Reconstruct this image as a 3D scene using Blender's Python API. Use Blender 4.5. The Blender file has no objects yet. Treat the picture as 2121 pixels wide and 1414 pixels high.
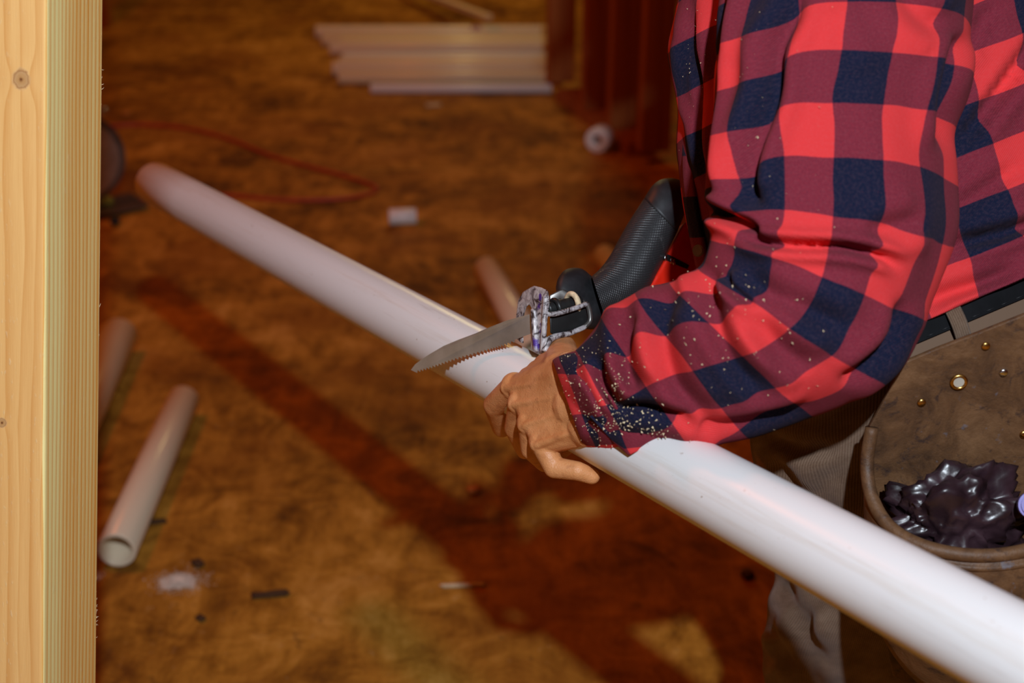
import bpy, bmesh, math, random
import numpy as np
from mathutils import Vector, Matrix, noise

random.seed(7)
SC = bpy.context.scene
COL = SC.collection

# ------------------------------------------------------------------ camera
F = 50.0 / 36.0 * 2121.0
PITCH = math.radians(25.0)
CAM = Vector((0.0, 0.0, 1.25))
RX = Vector((1, 0, 0))
UP = Vector((0, math.sin(PITCH), math.cos(PITCH)))
FW = Vector((0, math.cos(PITCH), -math.sin(PITCH)))
cd = bpy.data.cameras.new('camera')
cam = bpy.data.objects.new('camera', cd)
COL.objects.link(cam)
cd.lens = 50.0
cd.sensor_width = 36.0
cd.clip_start = 0.05
cam.location = CAM
cam.rotation_euler = (math.radians(90) - PITCH, 0, 0)
cd.dof.use_dof = True
cd.dof.focus_distance = 1.20
cd.dof.aperture_fstop = 4.8
SC.camera = cam

# ------------------------------------------------------------------ world, lights, exposure
w = bpy.data.worlds.new('world')
SC.world = w
w.use_nodes = True
w.node_tree.nodes['Background'].inputs['Color'].default_value = (1.0, 0.16, 0.012, 1)
w.node_tree.nodes['Background'].inputs['Strength'].default_value = 0.045


def lamp(name, kind, loc, power, color, size):
    ld = bpy.data.lights.new(name, kind)
    ld.energy = power
    ld.color = color
    if kind == 'AREA':
        ld.shape = 'DISK'
        ld.size = size
    else:
        ld.shadow_soft_size = size
    o = bpy.data.objects.new(name, ld)
    o.location = loc
    COL.objects.link(o)
    return o


# photographer's flash, held up and to the right of the lens, a step behind it
flash = lamp('flash', 'POINT', CAM + RX * 0.13 + UP * 0.46 - FW * 0.50, 128.0, (0.80, 0.90, 1.0), 0.022)
# warm work lamps of the building site
lamp('work_lamp', 'POINT', (-1.7, 2.7, 3.0), 66.0, (1.0, 0.175, 0.007), 0.12)
lamp('ceiling_tube', 'POINT', (-0.1, 5.7, 1.7), 24.0, (1.0, 0.76, 0.30), 0.10)
SC.view_settings.view_transform = 'Standard'
SC.view_settings.look = 'None'
SC.view_settings.gamma = 1.0
SC.view_settings.use_curve_mapping = False
SC.view_settings.exposure = 0.0


# ------------------------------------------------------------------ helpers
def V(px, py, z):
    """a point in the room seen at photo position (px, py) at depth z"""
    return CAM + RX * ((px - 1060.5) / F * z) + UP * (-(py - 707.0) / F * z) + FW * z


def ray(px, py):
    return (RX * ((px - 1060.5) / F) + UP * (-(py - 707.0) / F) + FW)


def floor_at(px, py, h=0.0):
    r = ray(px, py)
    t = (h - CAM.z) / r.z
    return CAM + r * t


CAMn, RXn, UPn, FWn = (np.array(v) for v in (CAM, RX, UP, FW))


def proj(P):
    d = P - CAMn
    z = d @ FWn
    return (d @ RXn) / z * F + 1060.5, 707.0 - (d @ UPn) / z * F, z


def link(name, me, mat=None, parent=None, smooth=True):
    o = bpy.data.objects.new(name, me)
    COL.objects.link(o)
    if mat is not None and not me.materials:
        me.materials.append(mat)
    if parent is not None:
        o.parent = parent
        o.matrix_parent_inverse = world_inv(parent)
    if smooth:
        me.shade_smooth()
    return o


def world_inv(o):
    m = Matrix.Identity(4)
    chain = []
    while o is not None:
        chain.append(o)
        o = o.parent
    for c in reversed(chain):
        m = m @ c.matrix_parent_inverse @ c.matrix_basis if c.parent else c.matrix_basis.copy()
    return m.inverted()


def tag(o, label=None, cat=None, group=None, kind=None):
    if label: o['label'] = label
    if cat: o['category'] = cat
    if group: o['group'] = group
    if kind: o['kind'] = kind
    return o


def thing(name, label, cat, loc, group=None):
    o = bpy.data.objects.new(name, None)
    o.empty_display_size = 0.05
    COL.objects.link(o)
    o.location = loc
    return tag(o, label, cat, group)


def mesh(name, verts, faces, uvs=None):
    me = bpy.data.meshes.new(name)
    me.from_pydata([tuple(v) for v in verts], [], faces)
    if uvs is not None:
        ul = me.uv_layers.new(name='UVMap')
        flat = np.array(uvs, dtype=np.float32).reshape(-1)
        ul.data.foreach_set('uv', flat)
    me.update()
    return me


def from_bm(name, bm):
    bmesh.ops.recalc_face_normals(bm, faces=bm.faces)
    me = bpy.data.meshes.new(name)
    bm.to_mesh(me)
    bm.free()
    return me


def bevel_bm(bm, wd, seg=2):
    bmesh.ops.bevel(bm, geom=list(bm.edges), offset=wd, segments=seg, affect='EDGES', profile=0.6)


def box_mesh(name, sx, sy, sz, bev=0.0, seg=2):
    bm = bmesh.new()
    bmesh.ops.create_cube(bm, size=1.0)
    bmesh.ops.scale(bm, vec=(sx, sy, sz), verts=bm.verts)
    if bev > 0: bevel_bm(bm, bev, seg)
    return from_bm(name, bm)


def tube_mesh(name, length, ro, ri, seg=48, bev=0.0012, rings=1):
    """hollow pipe along local Z, from 0 to length"""
    prof = [(ri, bev), (ri + bev, 0), (ro - bev, 0), (ro, bev)]
    for k in range(1, rings):
        prof.append((ro, length * k / rings))
    prof += [(ro, length - bev), (ro - bev, length), (ri + bev, length), (ri, length - bev)]
    vs, fs = [], []
    n = len(prof)
    for (r, z) in prof:
        for k in range(seg):
            a = 2 * math.pi * k / seg
            vs.append((r * math.cos(a), r * math.sin(a), z))
    for i in range(n):
        j = (i + 1) % n
        for k in range(seg):
            k2 = (k + 1) % seg
            fs.append((i * seg + k, i * seg + k2, j * seg + k2, j * seg + k))
    return mesh(name, vs, fs)


def aim_z(o, p0, p1):
    """put object so that its local Z runs from p0 to p1"""
    d = (Vector(p1) - Vector(p0)).normalized()
    q = d.to_track_quat('Z', 'Y')
    o.rotation_mode = 'QUATERNION'
    o.rotation_quaternion = q
    o.location = p0


def sweep(pts, rad, seg=12, closed=False, caps=True, flat=1.0):
    """verts/faces of a round bar along pts; rad a number or a list"""
    pts = [Vector(p) for p in pts]
    n = len(pts)
    rad = rad if isinstance(rad, (list, tuple)) else [rad] * n
    vs, fs = [], []
    prev = None
    for i in range(n):
        if closed:
            t = (pts[(i + 1) % n] - pts[i - 1]).normalized()
        else:
            t = (pts[min(i + 1, n - 1)] - pts[max(i - 1, 0)]).normalized()
        if prev is None:
            a = Vector((0, 0, 1)) if abs(t.z) < 0.9 else Vector((1, 0, 0))
            nrm = t.cross(a).normalized()
        else:
            nrm = (prev - t * prev.dot(t)).normalized()
        prev = nrm
        b = t.cross(nrm)
        for k in range(seg):
            an = 2 * math.pi * k / seg
            vs.append(pts[i] + nrm * (math.cos(an) * rad[i]) + b * (math.sin(an) * rad[i] * flat))
    m = n if closed else n - 1
    for i in range(m):
        j = (i + 1) % n
        for k in range(seg):
            k2 = (k + 1) % seg
            fs.append((i * seg + k, i * seg + k2, j * seg + k2, j * seg + k))
    if caps and not closed:
        fs.append(tuple(range(seg))[::-1])
        fs.append(tuple((n - 1) * seg + k for k in range(seg)))
    return vs, fs


def catmull(P, n):
    """smooth n samples through the rows of P"""
    P = np.array(P, dtype=float)
    m = len(P)
    out = []
    for t in np.linspace(0, m - 1, n):
        i = min(int(t), m - 2)
        u = t - i
        p0 = P[i - 1] if i > 0 else 2 * P[0] - P[1]
        p1, p2 = P[i], P[i + 1]
        p3 = P[i + 2] if i + 2 < m else 2 * P[-1] - P[-2]
        out.append(0.5 * ((2 * p1) + (-p0 + p2) * u + (2 * p0 - 5 * p1 + 4 * p2 - p3) * u * u + (-p0 + 3 * p1 - 3 * p2 + p3) * u ** 3))
    return np.array(out)


def curve_pts(pts, n):
    return [Vector(p) for p in catmull([tuple(p) for p in pts], n)]


def extrude_px(name, pts, zfun, depth, bev=0.0, seg=2, back=None):
    """solid slab whose face runs through photo outline pts at depth zfun(px,py), `depth` metres thick"""
    bm = bmesh.new()
    f1, f2 = [], []
    for (x, y) in pts:
        z = zfun(x, y)
        p = V(x, y, z)
        r = ray(x, y).normalized()
        f1.append(bm.verts.new(p))
        f2.append(bm.verts.new(p + (FW if back is None else back) * depth))
    n = len(pts)
    bm.faces.new(f1)
    bm.faces.new(f2[::-1])
    for i in range(n):
        j = (i + 1) % n
        bm.faces.new((f1[j], f1[i], f2[i], f2[j]))
    bmesh.ops.recalc_face_normals(bm, faces=bm.faces)
    if bev > 0:
        es = [e for e in bm.edges]
        bmesh.ops.bevel(bm, geom=es, offset=bev, segments=seg, affect='EDGES', profile=0.6)
    return from_bm(name, bm)


# cloth folds: list of (polyline in photo px, width px, depth m, ridge m)
def fold_field(px, py, folds):
    out = np.zeros_like(px)
    for f in folds:
        pl, wd, dep = f[0], f[1], f[2]
        rid = f[3] if len(f) > 3 else 0.0
        pl = catmull(pl, max(8, 5 * len(pl)))
        best = np.full(px.shape, 1e9)
        tt = np.zeros_like(px)
        m = len(pl) - 1
        for i in range(m):
            a, b = pl[i], pl[i + 1]
            ab = b - a
            L2 = ab @ ab + 1e-9
            t = np.clip(((px - a[0]) * ab[0] + (py - a[1]) * ab[1]) / L2, 0, 1)
            d = np.hypot(px - a[0] - t * ab[0], py - a[1] - t * ab[1])
            k = d < best
            best = np.where(k, d, best)
            tt = np.where(k, (i + t) / m, tt)
        fade = np.clip(np.minimum(tt, 1 - tt) / 0.22, 0, 1)
        fade = fade * fade * (3 - 2 * fade)
        out += fade * (-dep * np.exp(-(best / wd) ** 2) + rid * np.exp(-((best - 2.3 * wd) / (1.3 * wd)) ** 2))
    return out


def vnoise(P, scale, seed=0.0):
    s = Vector((seed * 3.1, seed * 1.7, seed * 0.9))
    return np.array([noise.noise(Vector(p) * scale + s) for p in P])


def loft(name, stations, nr, ns, folds=(), nz=(), caps=(False, False), power=1.0, vrev=False, ru=None, uvshift=None):
    """ring loft. station: (Ax,Ay,Bx,By,z,rd,tilt) – the two outline points in the photo, the depth of
    the ring's centre, its half thickness in depth, and how far its front rises."""
    S = catmull(stations, nr)
    th = np.linspace(-math.pi, math.pi, ns, endpoint=False)
    P = np.zeros((nr, ns, 3))
    Nn = np.zeros((nr, ns, 3))
    rl = np.zeros(nr)
    cen = np.zeros((nr, 3))
    for i, s in enumerate(S):
        A = np.array(V(s[0], s[1], s[4]))
        B = np.array(V(s[2], s[3], s[4]))
        C = (A + B) / 2
        e1 = (B - A) / 2
        wv = C - CAMn
        wv = wv / np.linalg.norm(wv)
        e2 = wv * s[5] - UPn * (s[6] if len(s) > 6 else 0.0) * s[5]
        sn, cs = np.sin(th), np.cos(th)
        if power != 1.0:
            sn = np.sign(sn) * np.abs(sn) ** power
            cs = np.sign(cs) * np.abs(cs) ** power
        P[i] = C + np.outer(sn, e1) - np.outer(cs, e2)
        l1 = np.linalg.norm(e1)
        Nn[i] = np.outer(np.sin(th), e1 / l1 / l1 * s[5]) - np.outer(np.cos(th), wv)
        Nn[i] /= np.linalg.norm(Nn[i], axis=1)[:, None] + 1e-9
        rl[i] = (l1 + s[5]) / 2
        cen[i] = C
    vv = np.concatenate([[0], np.cumsum(np.linalg.norm(np.diff(cen, axis=0), axis=1))])
    Q = P.reshape(-1, 3)
    NQ = Nn.reshape(-1, 3)
    px, py, _ = proj(Q)
    front = np.clip(np.tile(np.cos(th), nr) * 2.2 + 0.35, 0, 1)
    D = np.zeros(len(Q))
    if folds:
        D += fold_field(px, py, folds) * front
    for (sc, amp, seed, aniso) in nz:
        U2 = np.stack([np.repeat(vv, ns) * aniso[1], np.tile(np.sin(th), nr) * np.repeat(rl, ns) * aniso[0], np.tile(np.cos(th), nr) * np.repeat(rl, ns) * aniso[0]], axis=1)
        D += amp * vnoise(U2, sc, seed)
    Q = Q + NQ * D[:, None]
    du, dv = uvshift(px, py) if uvshift else (np.zeros(len(Q)), np.zeros(len(Q)))
    fs, uv = [], []
    for i in range(nr - 1):
        r0 = ru if ru else rl[i]
        r1 = ru if ru else rl[i + 1]
        for k in range(ns):
            k2 = (k + 1) % ns
            fs.append((i * ns + k, (i + 1) * ns + k, (i + 1) * ns + k2, i * ns + k2))
            ta = th[k]
            tb = th[k] + 2 * math.pi / ns
            for (tt_, rr_, ii, kk) in ((ta, r0, i, k), (ta, r1, i + 1, k), (tb, r1, i + 1, k2), (tb, r0, i, k2)):
                q_ = ii * ns + kk
                uv.append((tt_ * rr_ + du[q_], vv[ii] + dv[q_]))
    verts = [tuple(q) for q in Q]
    for e, (cap, i) in enumerate(zip(caps, (0, nr - 1))):
        if cap:
            verts.append(tuple(Q[i * ns:(i + 1) * ns].mean(axis=0)))
            c = len(verts) - 1
            for k in range(ns):
                k2 = (k + 1) % ns
                fs.append((c, i * ns + k, i * ns + k2) if e == 0 else (c, i * ns + k2, i * ns + k))
                uv += [(0, vv[i])] * 3
    me = mesh(name, verts, fs, uv)
    return me, Q, NQ * 1.0


def capsule(p0, p1, r0, r1, seg=16, rings=5):
    p0, p1 = Vector(p0), Vector(p1)
    d = p1 - p0
    L = d.length
    q = (d.normalized() if L > 1e-9 else Vector((0, 0, 1))).to_track_quat('Z', 'Y')
    prof = [(0, -r0)]
    for i in range(1, rings + 1):
        a = -math.pi / 2 + math.pi / 2 * i / rings
        prof.append((r0 * math.cos(a), r0 * math.sin(a)))
    for i in range(0, rings):
        a = math.pi / 2 * i / rings
        prof.append((r1 * math.cos(a), L + r1 * math.sin(a)))
    prof.append((0, L + r1))
    vs, fs = [], []
    idx = []
    for (r, z) in prof:
        if r == 0:
            idx.append([len(vs)])
            vs.append(q @ Vector((0, 0, z)) + p0)
        else:
            row = []
            for k in range(seg):
                a = 2 * math.pi * k / seg
                row.append(len(vs))
                vs.append(q @ Vector((r * math.cos(a), r * math.sin(a), z)) + p0)
            idx.append(row)
    for i in range(len(idx) - 1):
        a, b = idx[i], idx[i + 1]
        for k in range(seg):
            k2 = (k + 1) % seg
            if len(a) == 1:
                fs.append((a[0], b[k2], b[k]))
            elif len(b) == 1:
                fs.append((a[k], a[k2], b[0]))
            else:
                fs.append((a[k], a[k2], b[k2], b[k]))
    return vs, fs


def fuse(caps, voxel, smooth=6, factor=0.5):
    """one continuous skin over a set of tapered capsules -> (verts, faces)"""
    vs, fs = [], []
    for (p0, p1, r0, r1) in caps:
        v, f = capsule(p0, p1, r0, r1)
        o = len(vs)
        vs += v
        fs += [tuple(i + o for i in x) for x in f]
    me = mesh('tmp', vs, fs)
    ob = bpy.data.objects.new('tmp', me)
    COL.objects.link(ob)
    m = ob.modifiers.new('r', 'REMESH')
    m.mode = 'VOXEL'
    m.voxel_size = voxel
    s = ob.modifiers.new('s', 'SMOOTH')
    s.iterations = smooth
    s.factor = factor
    dg = bpy.context.evaluated_depsgraph_get()
    ev = ob.evaluated_get(dg)
    em = ev.to_mesh()
    ov = [v.co.copy() for v in em.vertices]
    of = [tuple(p.vertices) for p in em.polygons]
    ev.to_mesh_clear()
    bpy.data.objects.remove(ob)
    bpy.data.meshes.remove(me)
    return ov, of


# ------------------------------------------------------------------ materials
class NT:
    def __init__(self, name):
        self.m = bpy.data.materials.new(name)
        self.m.use_nodes = True
        self.t = self.m.node_tree
        self.b = self.t.nodes['Principled BSDF']

    def n(self, typ, _ins=None, **props):
        nd = self.t.nodes.new('ShaderNode' + typ)
        for k, v in props.items():
            setattr(nd, k, v)
        for k, v in (_ins or {}).items():
            self.set(nd.inputs[k], v)
        return nd

    def set(self, sock, v):
        if isinstance(v, bpy.types.NodeSocket):
            self.t.links.new(v, sock)
        else:
            sock.default_value = v

    def bs(self, **kw):
        for k, v in kw.items():
            self.set(self.b.inputs[k.replace('_', ' ')], v)

    def math(self, op, a, b=None, c=None, clamp=False):
        nd = self.t.nodes.new('ShaderNodeMath')
        nd.operation = op
        nd.use_clamp = clamp
        self.set(nd.inputs[0], a)
        if b is not None: self.set(nd.inputs[1], b)
        if c is not None: self.set(nd.inputs[2], c)
        return nd.outputs[0]

    def ramp(self, fac, stops, interp='LINEAR'):
        nd = self.t.nodes.new('ShaderNodeValToRGB')
        cr = nd.color_ramp
        cr.interpolation = interp
        while len(cr.elements) < len(stops):
            cr.elements.new(0.5)
        for e, (p, c) in zip(cr.elements, stops):
            e.position = p
            e.color = (c[0], c[1], c[2], 1) if not isinstance(c, (int, float)) else (c, c, c, 1)
        self.set(nd.inputs['Fac'], fac)
        return nd.outputs['Color']

    def mix(self, fac, a, b, blend='MIX'):
        nd = self.t.nodes.new('ShaderNodeMix')
        nd.data_type = 'RGBA'
        nd.blend_type = blend
        self.set(nd.inputs[0], fac)
        self.set(nd.inputs[6], a if isinstance(a, bpy.types.NodeSocket) else (*a, 1))
        self.set(nd.inputs[7], b if isinstance(b, bpy.types.NodeSocket) else (*b, 1))
        return nd.outputs[2]

    def noise(self, vec=None, scale=5.0, detail=4.0, rough=0.55, dist=0.0):
        nd = self.n('TexNoise', {'Scale': scale, 'Detail': detail, 'Roughness': rough, 'Distortion': dist})
        if vec is not None: self.set(nd.inputs['Vector'], vec)
        return nd.outputs['Fac']

    def coord(self, which='Object'):
        return self.n('TexCoord').outputs[which]

    def mapping(self, vec, scale=(1, 1, 1), rot=(0, 0, 0), loc=(0, 0, 0)):
        nd = self.n('Mapping', {'Vector': vec, 'Scale': scale, 'Rotation': rot, 'Location': loc})
        return nd.outputs[0]

    def bump(self, h, strength=0.3, dist=0.001):
        nd = self.n('Bump', {'Height': h, 'Strength': strength, 'Distance': dist})
        self.set(self.b.inputs['Normal'], nd.outputs['Normal'])


def simple(name, col, rough=0.5, metal=0.0, var=0.15, vscale=40.0, bump=0.0, spec=None, rvar=0.0):
    t = NT(name)
    c = t.coord('Object')
    f = t.noise(c, vscale, 5)
    lo = tuple(x * (1 - var) for x in col)
    hi = tuple(min(1, x * (1 + var)) for x in col)
    t.bs(Base_Color=t.ramp(f, [(0.3, lo), (0.7, hi)]), Metallic=metal)
    if rvar:
        t.bs(Roughness=t.math('MULTIPLY_ADD', f, rvar, rough - rvar * 0.5))
    else:
        t.bs(Roughness=rough)
    if spec is not None: t.bs(Specular_IOR_Level=spec)
    if bump: t.bump(t.noise(c, vscale * 3, 4), bump)
    return t.m


def plaid_mat(name, pu=0.0, pv=0.0, perU=0.068, perV=0.080):
    t = NT(name)
    uv = t.coord('UV')
    wob = t.n('TexNoise', {'Vector': uv, 'Scale': 14.0, 'Detail': 2.0})
    sub = t.n('VectorMath', {0: wob.outputs['Color'], 1: (0.5, 0.5, 0.5)}, operation='SUBTRACT')
    sc = t.n('VectorMath', {0: sub.outputs[0], 'Scale': 0.010}, operation='SCALE')
    ad = t.n('VectorMath', {0: uv, 1: sc.outputs[0]}, operation='ADD')
    sep = t.n('SeparateXYZ', {0: ad.outputs[0]})

    def stripe(s, ph, per):
        x = t.math('FRACT', t.math('ADD', t.math('DIVIDE', s, per), ph + 100.0))
        x = t.math('ABSOLUTE', t.math('SUBTRACT', x, 0.5))
        mr = t.n('MapRange', {'Value': x, 'From Min': 0.243, 'From Max': 0.257, 'To Min': 0.0, 'To Max': 1.0}, interpolation_type='SMOOTHSTEP')
        return mr.outputs[0]
    su = stripe(sep.outputs['X'], pu, perU)
    sv = stripe(sep.outputs['Y'], pv, perV)
    a = t.math('MULTIPLY', t.math('ADD', su, sv), 0.5)
    fz = t.noise(uv, 620.0, 4, 0.8)
    fz2 = t.noise(uv, 420.0, 4, 0.75)
    a2 = t.math('ADD', a, t.math('MULTIPLY_ADD', fz, 0.62, -0.31))
    col = t.ramp(a2, [(0.04, (0.004, 0.008, 0.028)), (0.40, (0.15, 0.015, 0.030)), (0.60, (0.23, 0.022, 0.038)), (0.95, (0.70, 0.040, 0.042))])
    lint = t.math('MULTIPLY', t.math('SUBTRACT', fz2, 0.45, clamp=True), 0.16)
    col = t.mix(lint, col, (0.62, 0.30, 0.33))
    t.bs(Base_Color=col, Roughness=0.92, Specular_IOR_Level=0.15, Sheen_Weight=0.03, Sheen_Roughness=0.6, Sheen_Tint=(1.0, 0.62, 0.60, 1))
    d = t.math('ADD', sep.outputs['X'], sep.outputs['Y'])
    tw = t.math('SINE', t.math('MULTIPLY', d, 2 * math.pi / 0.0019))
    h = t.math('ADD', t.math('MULTIPLY', tw, 0.35), t.math('MULTIPLY', fz, 1.2))
    t.bump(h, 0.45, 0.0007)
    return t.m


def pvc_mat(name, tint=(0.80, 0.79, 0.78), scr=1.0, rough=0.34):
    t = NT(name)
    c = t.coord('Object')
    st = t.noise(t.mapping(c, (90, 90, 3.2)), 1.0, 6, 0.72)
    sm = t.noise(t.mapping(c, (260, 260, 9.0)), 1.0, 3, 0.6)
    spot = t.noise(t.mapping(c, (60, 60, 22)), 1.0, 6, 0.8)
    speck = t.noise(c, 330.0, 2, 0.5)
    scratch = t.ramp(sm, [(0.66, 0.0), (0.74, 1.0)])
    dirt = t.ramp(st, [(0.55, 0.0), (0.80, 1.0)])
    sp = t.ramp(t.math('MULTIPLY', spot, speck), [(0.40, 0.0), (0.47, 1.0)])
    col = t.mix(t.math('MULTIPLY', dirt, 0.30 * scr), tint, (0.55, 0.42, 0.30))
    col = t.mix(t.math('MULTIPLY', scratch, 0.22 * scr), col, (0.42, 0.34, 0.30))
    col = t.mix(t.math('MULTIPLY', sp, 0.65 * scr), col, (0.30, 0.17, 0.08))
    t.bs(Base_Color=col, Roughness=t.math('MULTIPLY_ADD', st, 0.2, rough - 0.1), Specular_IOR_Level=0.45)
    t.bs(Subsurface_Weight=0.0)
    t.bump(t.math('ADD', sm, t.math('MULTIPLY', st, 0.6)), 0.04, 0.0004)
    return t.m


def pine_mat(name, light, dark, ring=0.0021, knots=(), flat=False, shift=None):
    """sawn pine. UV: x across the face in metres, y along the grain."""
    t = NT(name)
    uv = t.coord('UV')
    sep = t.n('SeparateXYZ', {0: uv})
    x, y = sep.outputs['X'], sep.outputs['Y']
    lw = t.noise(t.mapping(uv, (12, 1.6, 1)), 1.0, 3, 0.5)
    x2 = t.math('ADD', x, t.math('MULTIPLY_ADD', lw, 0.012 if not flat else 0.05, -0.006))
    kmask = None
    for (kx, ky, kr) in knots:
        dx = t.math('DIVIDE', t.math('SUBTRACT', x, kx), kr)
        dy = t.math('DIVIDE', t.math('SUBTRACT', y, ky), kr * 1.05)
        r2 = t.math('ADD', t.math('MULTIPLY', dx, dx), t.math('MULTIPLY', dy, dy))
        g = t.math('EXPONENT', t.math('MULTIPLY', r2, -0.35))
        x2 = t.math('ADD', x2, t.math('MULTIPLY', t.math('MULTIPLY', g, dx), kr * 0.9))
        r = t.math('SQRT', r2)
        rn = t.math('ADD', r, t.math('MULTIPLY_ADD', t.noise(uv, 260, 3), 0.5, -0.25))
        km = t.ramp(rn, [(0.0, (0.10, 0.03, 0.008)), (0.10, (0.30, 0.11, 0.03)), (0.26, (0.58, 0.29, 0.10)), (0.6, (0.62, 0.34, 0.14)), (0.75, (0.45, 0.20, 0.07)), (0.9, (0.70, 0.42, 0.20))])
        ka = t.ramp(rn, [(0.72, 1.0), (1.0, 0.0)])
        kmask = (km, ka) if kmask is None else (t.mix(ka, kmask[0], km), t.math('MAXIMUM', kmask[1], ka))
    ph = t.math('MULTIPLY', x2, 1.0 / ring)
    saw = t.math('FRACT', t.math('ADD', ph, 50.0))
    band = t.math('POWER', saw, 2.2)
    fib = t.noise(t.mapping(uv, (1400, 26, 1)), 1.0, 4, 0.65)
    wide = t.noise(t.mapping(uv, (70, 1.0, 1), loc=(3.3, 1, 0)), 1.0, 2, 0.5)
    k = t.math('ADD', t.math('MULTIPLY', band, 0.85 if not flat else 0.40), t.math('ADD', t.math('MULTIPLY_ADD', fib, 0.5, -0.25), t.math('MULTIPLY_ADD', wide, 0.9, -0.34)))
    if shift is not None:          # pale sapwood on one side of the face, darker heartwood on the other
        hw = t.n('MapRange', {'Value': x2, 'From Min': shift[0], 'From Max': shift[1], 'To Min': -0.16, 'To Max': 0.20}, interpolation_type='SMOOTHSTEP')
        k = t.math('ADD', k, hw.outputs[0])
    mid = tuple((a + b) / 2 for a, b in zip(light, dark))
    col = t.ramp(k, [(0.0, light), (0.45, mid), (1.0, dark)])
    pit = t.noise(t.mapping(uv, (420, 120, 1)), 1.0, 2, 0.5)
    pz = t.noise(t.mapping(uv, (40, 4, 1)), 1.0, 2, 0.5)
    pt = t.math('MULTIPLY', t.ramp(pit, [(0.62, 0.0), (0.70, 1.0)]), t.ramp(pz, [(0.45, 0.0), (0.65, 1.0)]))
    col = t.mix(t.math('MULTIPLY', pt, 0.45), col, (0.86, 0.66, 0.38))
    if kmask is not None:
        col = t.mix(kmask[1], col, kmask[0])
    t.bs(Base_Color=col, Roughness=0.62, Specular_IOR_Level=0.3)
    t.bump(t.math('ADD', t.math('MULTIPLY', band, 0.5), t.math('ADD', fib, pt)), 0.35, 0.0006)
    return t.m


def floor_mat():
    t = NT('subfloor')
    c = t.coord('Object')
    a = t.noise(t.mapping(c, (1.0, 1.3, 1)), 2.3, 6, 0.62, 0.6)
    b = t.noise(t.mapping(c, (1.0, 1.0, 1), rot=(0, 0, 0.5)), 9.0, 6, 0.68, 1.2)
    g = t.noise(t.mapping(c, (30, 7, 1), rot=(0, 0, 0.25)), 1.0, 5, 0.65)
    s = t.math('ADD', t.math('MULTIPLY', a, 0.42), t.math('ADD', t.math('MULTIPLY', b, 0.38), t.math('MULTIPLY', g, 0.20)))
    col = t.ramp(s, [(0.40, (0.12, 0.040, 0.003)), (0.47, (0.28, 0.112, 0.008)), (0.54, (0.48, 0.215, 0.022)), (0.61, (0.66, 0.33, 0.060))])
    red = t.noise(c, 3.4, 3, 0.5)
    col = t.mix(t.math('MULTIPLY', t.ramp(red, [(0.48, 0.0), (0.66, 1.0)]), 0.5), col, (0.25, 0.075, 0.006))
    d = t.noise(c, 27.0, 4, 0.7, 0.8)
    col = t.mix(t.math('MULTIPLY', t.ramp(d, [(0.62, 0.0), (0.74, 1.0)]), 0.6), col, (0.045, 0.018, 0.005))
    l = t.noise(t.mapping(c, loc=(5, 2, 0)), 60.0, 3, 0.6)
    col = t.mix(t.math('MULTIPLY', t.ramp(l, [(0.66, 0.0), (0.76, 1.0)]), 0.35), col, (0.55, 0.36, 0.16))
    t.bs(Base_Color=col, Roughness=0.75, Specular_IOR_Level=0.25)
    t.bump(t.math('ADD', b, t.noise(c, 90.0, 4)), 0.35, 0.004)
    return t.m


M = {}
M['floor'] = floor_mat()
M['plaid'] = plaid_mat('plaid_flannel', 0.22, 0.256)
M['plaid_torso'] = plaid_mat('plaid_flannel_body', 0.2, 0.3)
M['plaid_cuff'] = plaid_mat('plaid_flannel_cuff', 0.1, 0.35)
M['pvc'] = pvc_mat('white_pvc', (0.80, 0.79, 0.78), 1.7)
M['pvc_old'] = pvc_mat('aged_pvc', (0.82, 0.69, 0.50), 0.8, 0.3)
M['pvc_pile'] = pvc_mat('dusty_pvc', (0.80, 0.66, 0.42), 1.0, 0.3)
M['red_plastic'] = simple('red_plastic', (0.74, 0.020, 0.007), 0.33, var=0.08, vscale=60, rvar=0.12)
M['rubber'] = simple('black_rubber', (0.017, 0.017, 0.019), 0.5, var=0.4, vscale=70, bump=0.1, rvar=0.2)
M['steel'] = simple('blade_steel', (0.50, 0.46, 0.42), 0.36, 0.8, var=0.22, vscale=35, rvar=0.25)
M['dark_metal'] = simple('dark_metal', (0.022, 0.022, 0.022), 0.38, 0.3, var=0.3)
M['chrome'] = simple('bright_metal', (0.72, 0.72, 0.72), 0.2, 1.0, var=0.05)
M['brass'] = simple('brass', (0.62, 0.36, 0.10), 0.28, 1.0, var=0.2, vscale=200)
M['slot_dark'] = simple('painted_slot_dark', (0.004, 0.004, 0.004), 0.8)  # near-black that paints the dark seen inside openings
M['belt'] = simple('black_belt_leather', (0.006, 0.006, 0.007), 0.7, var=0.3, bump=0.2, spec=0.08)
M['canvas'] = None
M['thread'] = simple('pale_thread', (0.45, 0.40, 0.33), 0.8)
M['button'] = simple('clear_grey_button', (0.25, 0.23, 0.22), 0.15, var=0.3)
M['cord'] = simple('red_cord', (0.42, 0.035, 0.012), 0.5, var=0.15)
M['chip'] = simple('sawdust_chip', (0.72, 0.55, 0.34), 0.85, var=0.3, vscale=300)
M['dust'] = simple('pale_sawdust', (0.74, 0.62, 0.52), 0.9, var=0.15, vscale=200)
M['redwood'] = None


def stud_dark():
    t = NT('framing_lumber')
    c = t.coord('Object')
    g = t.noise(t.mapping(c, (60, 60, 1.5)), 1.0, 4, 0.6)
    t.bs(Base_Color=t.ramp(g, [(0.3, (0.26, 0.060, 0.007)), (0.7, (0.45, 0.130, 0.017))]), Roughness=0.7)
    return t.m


M['redwood'] = stud_dark()


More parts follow.
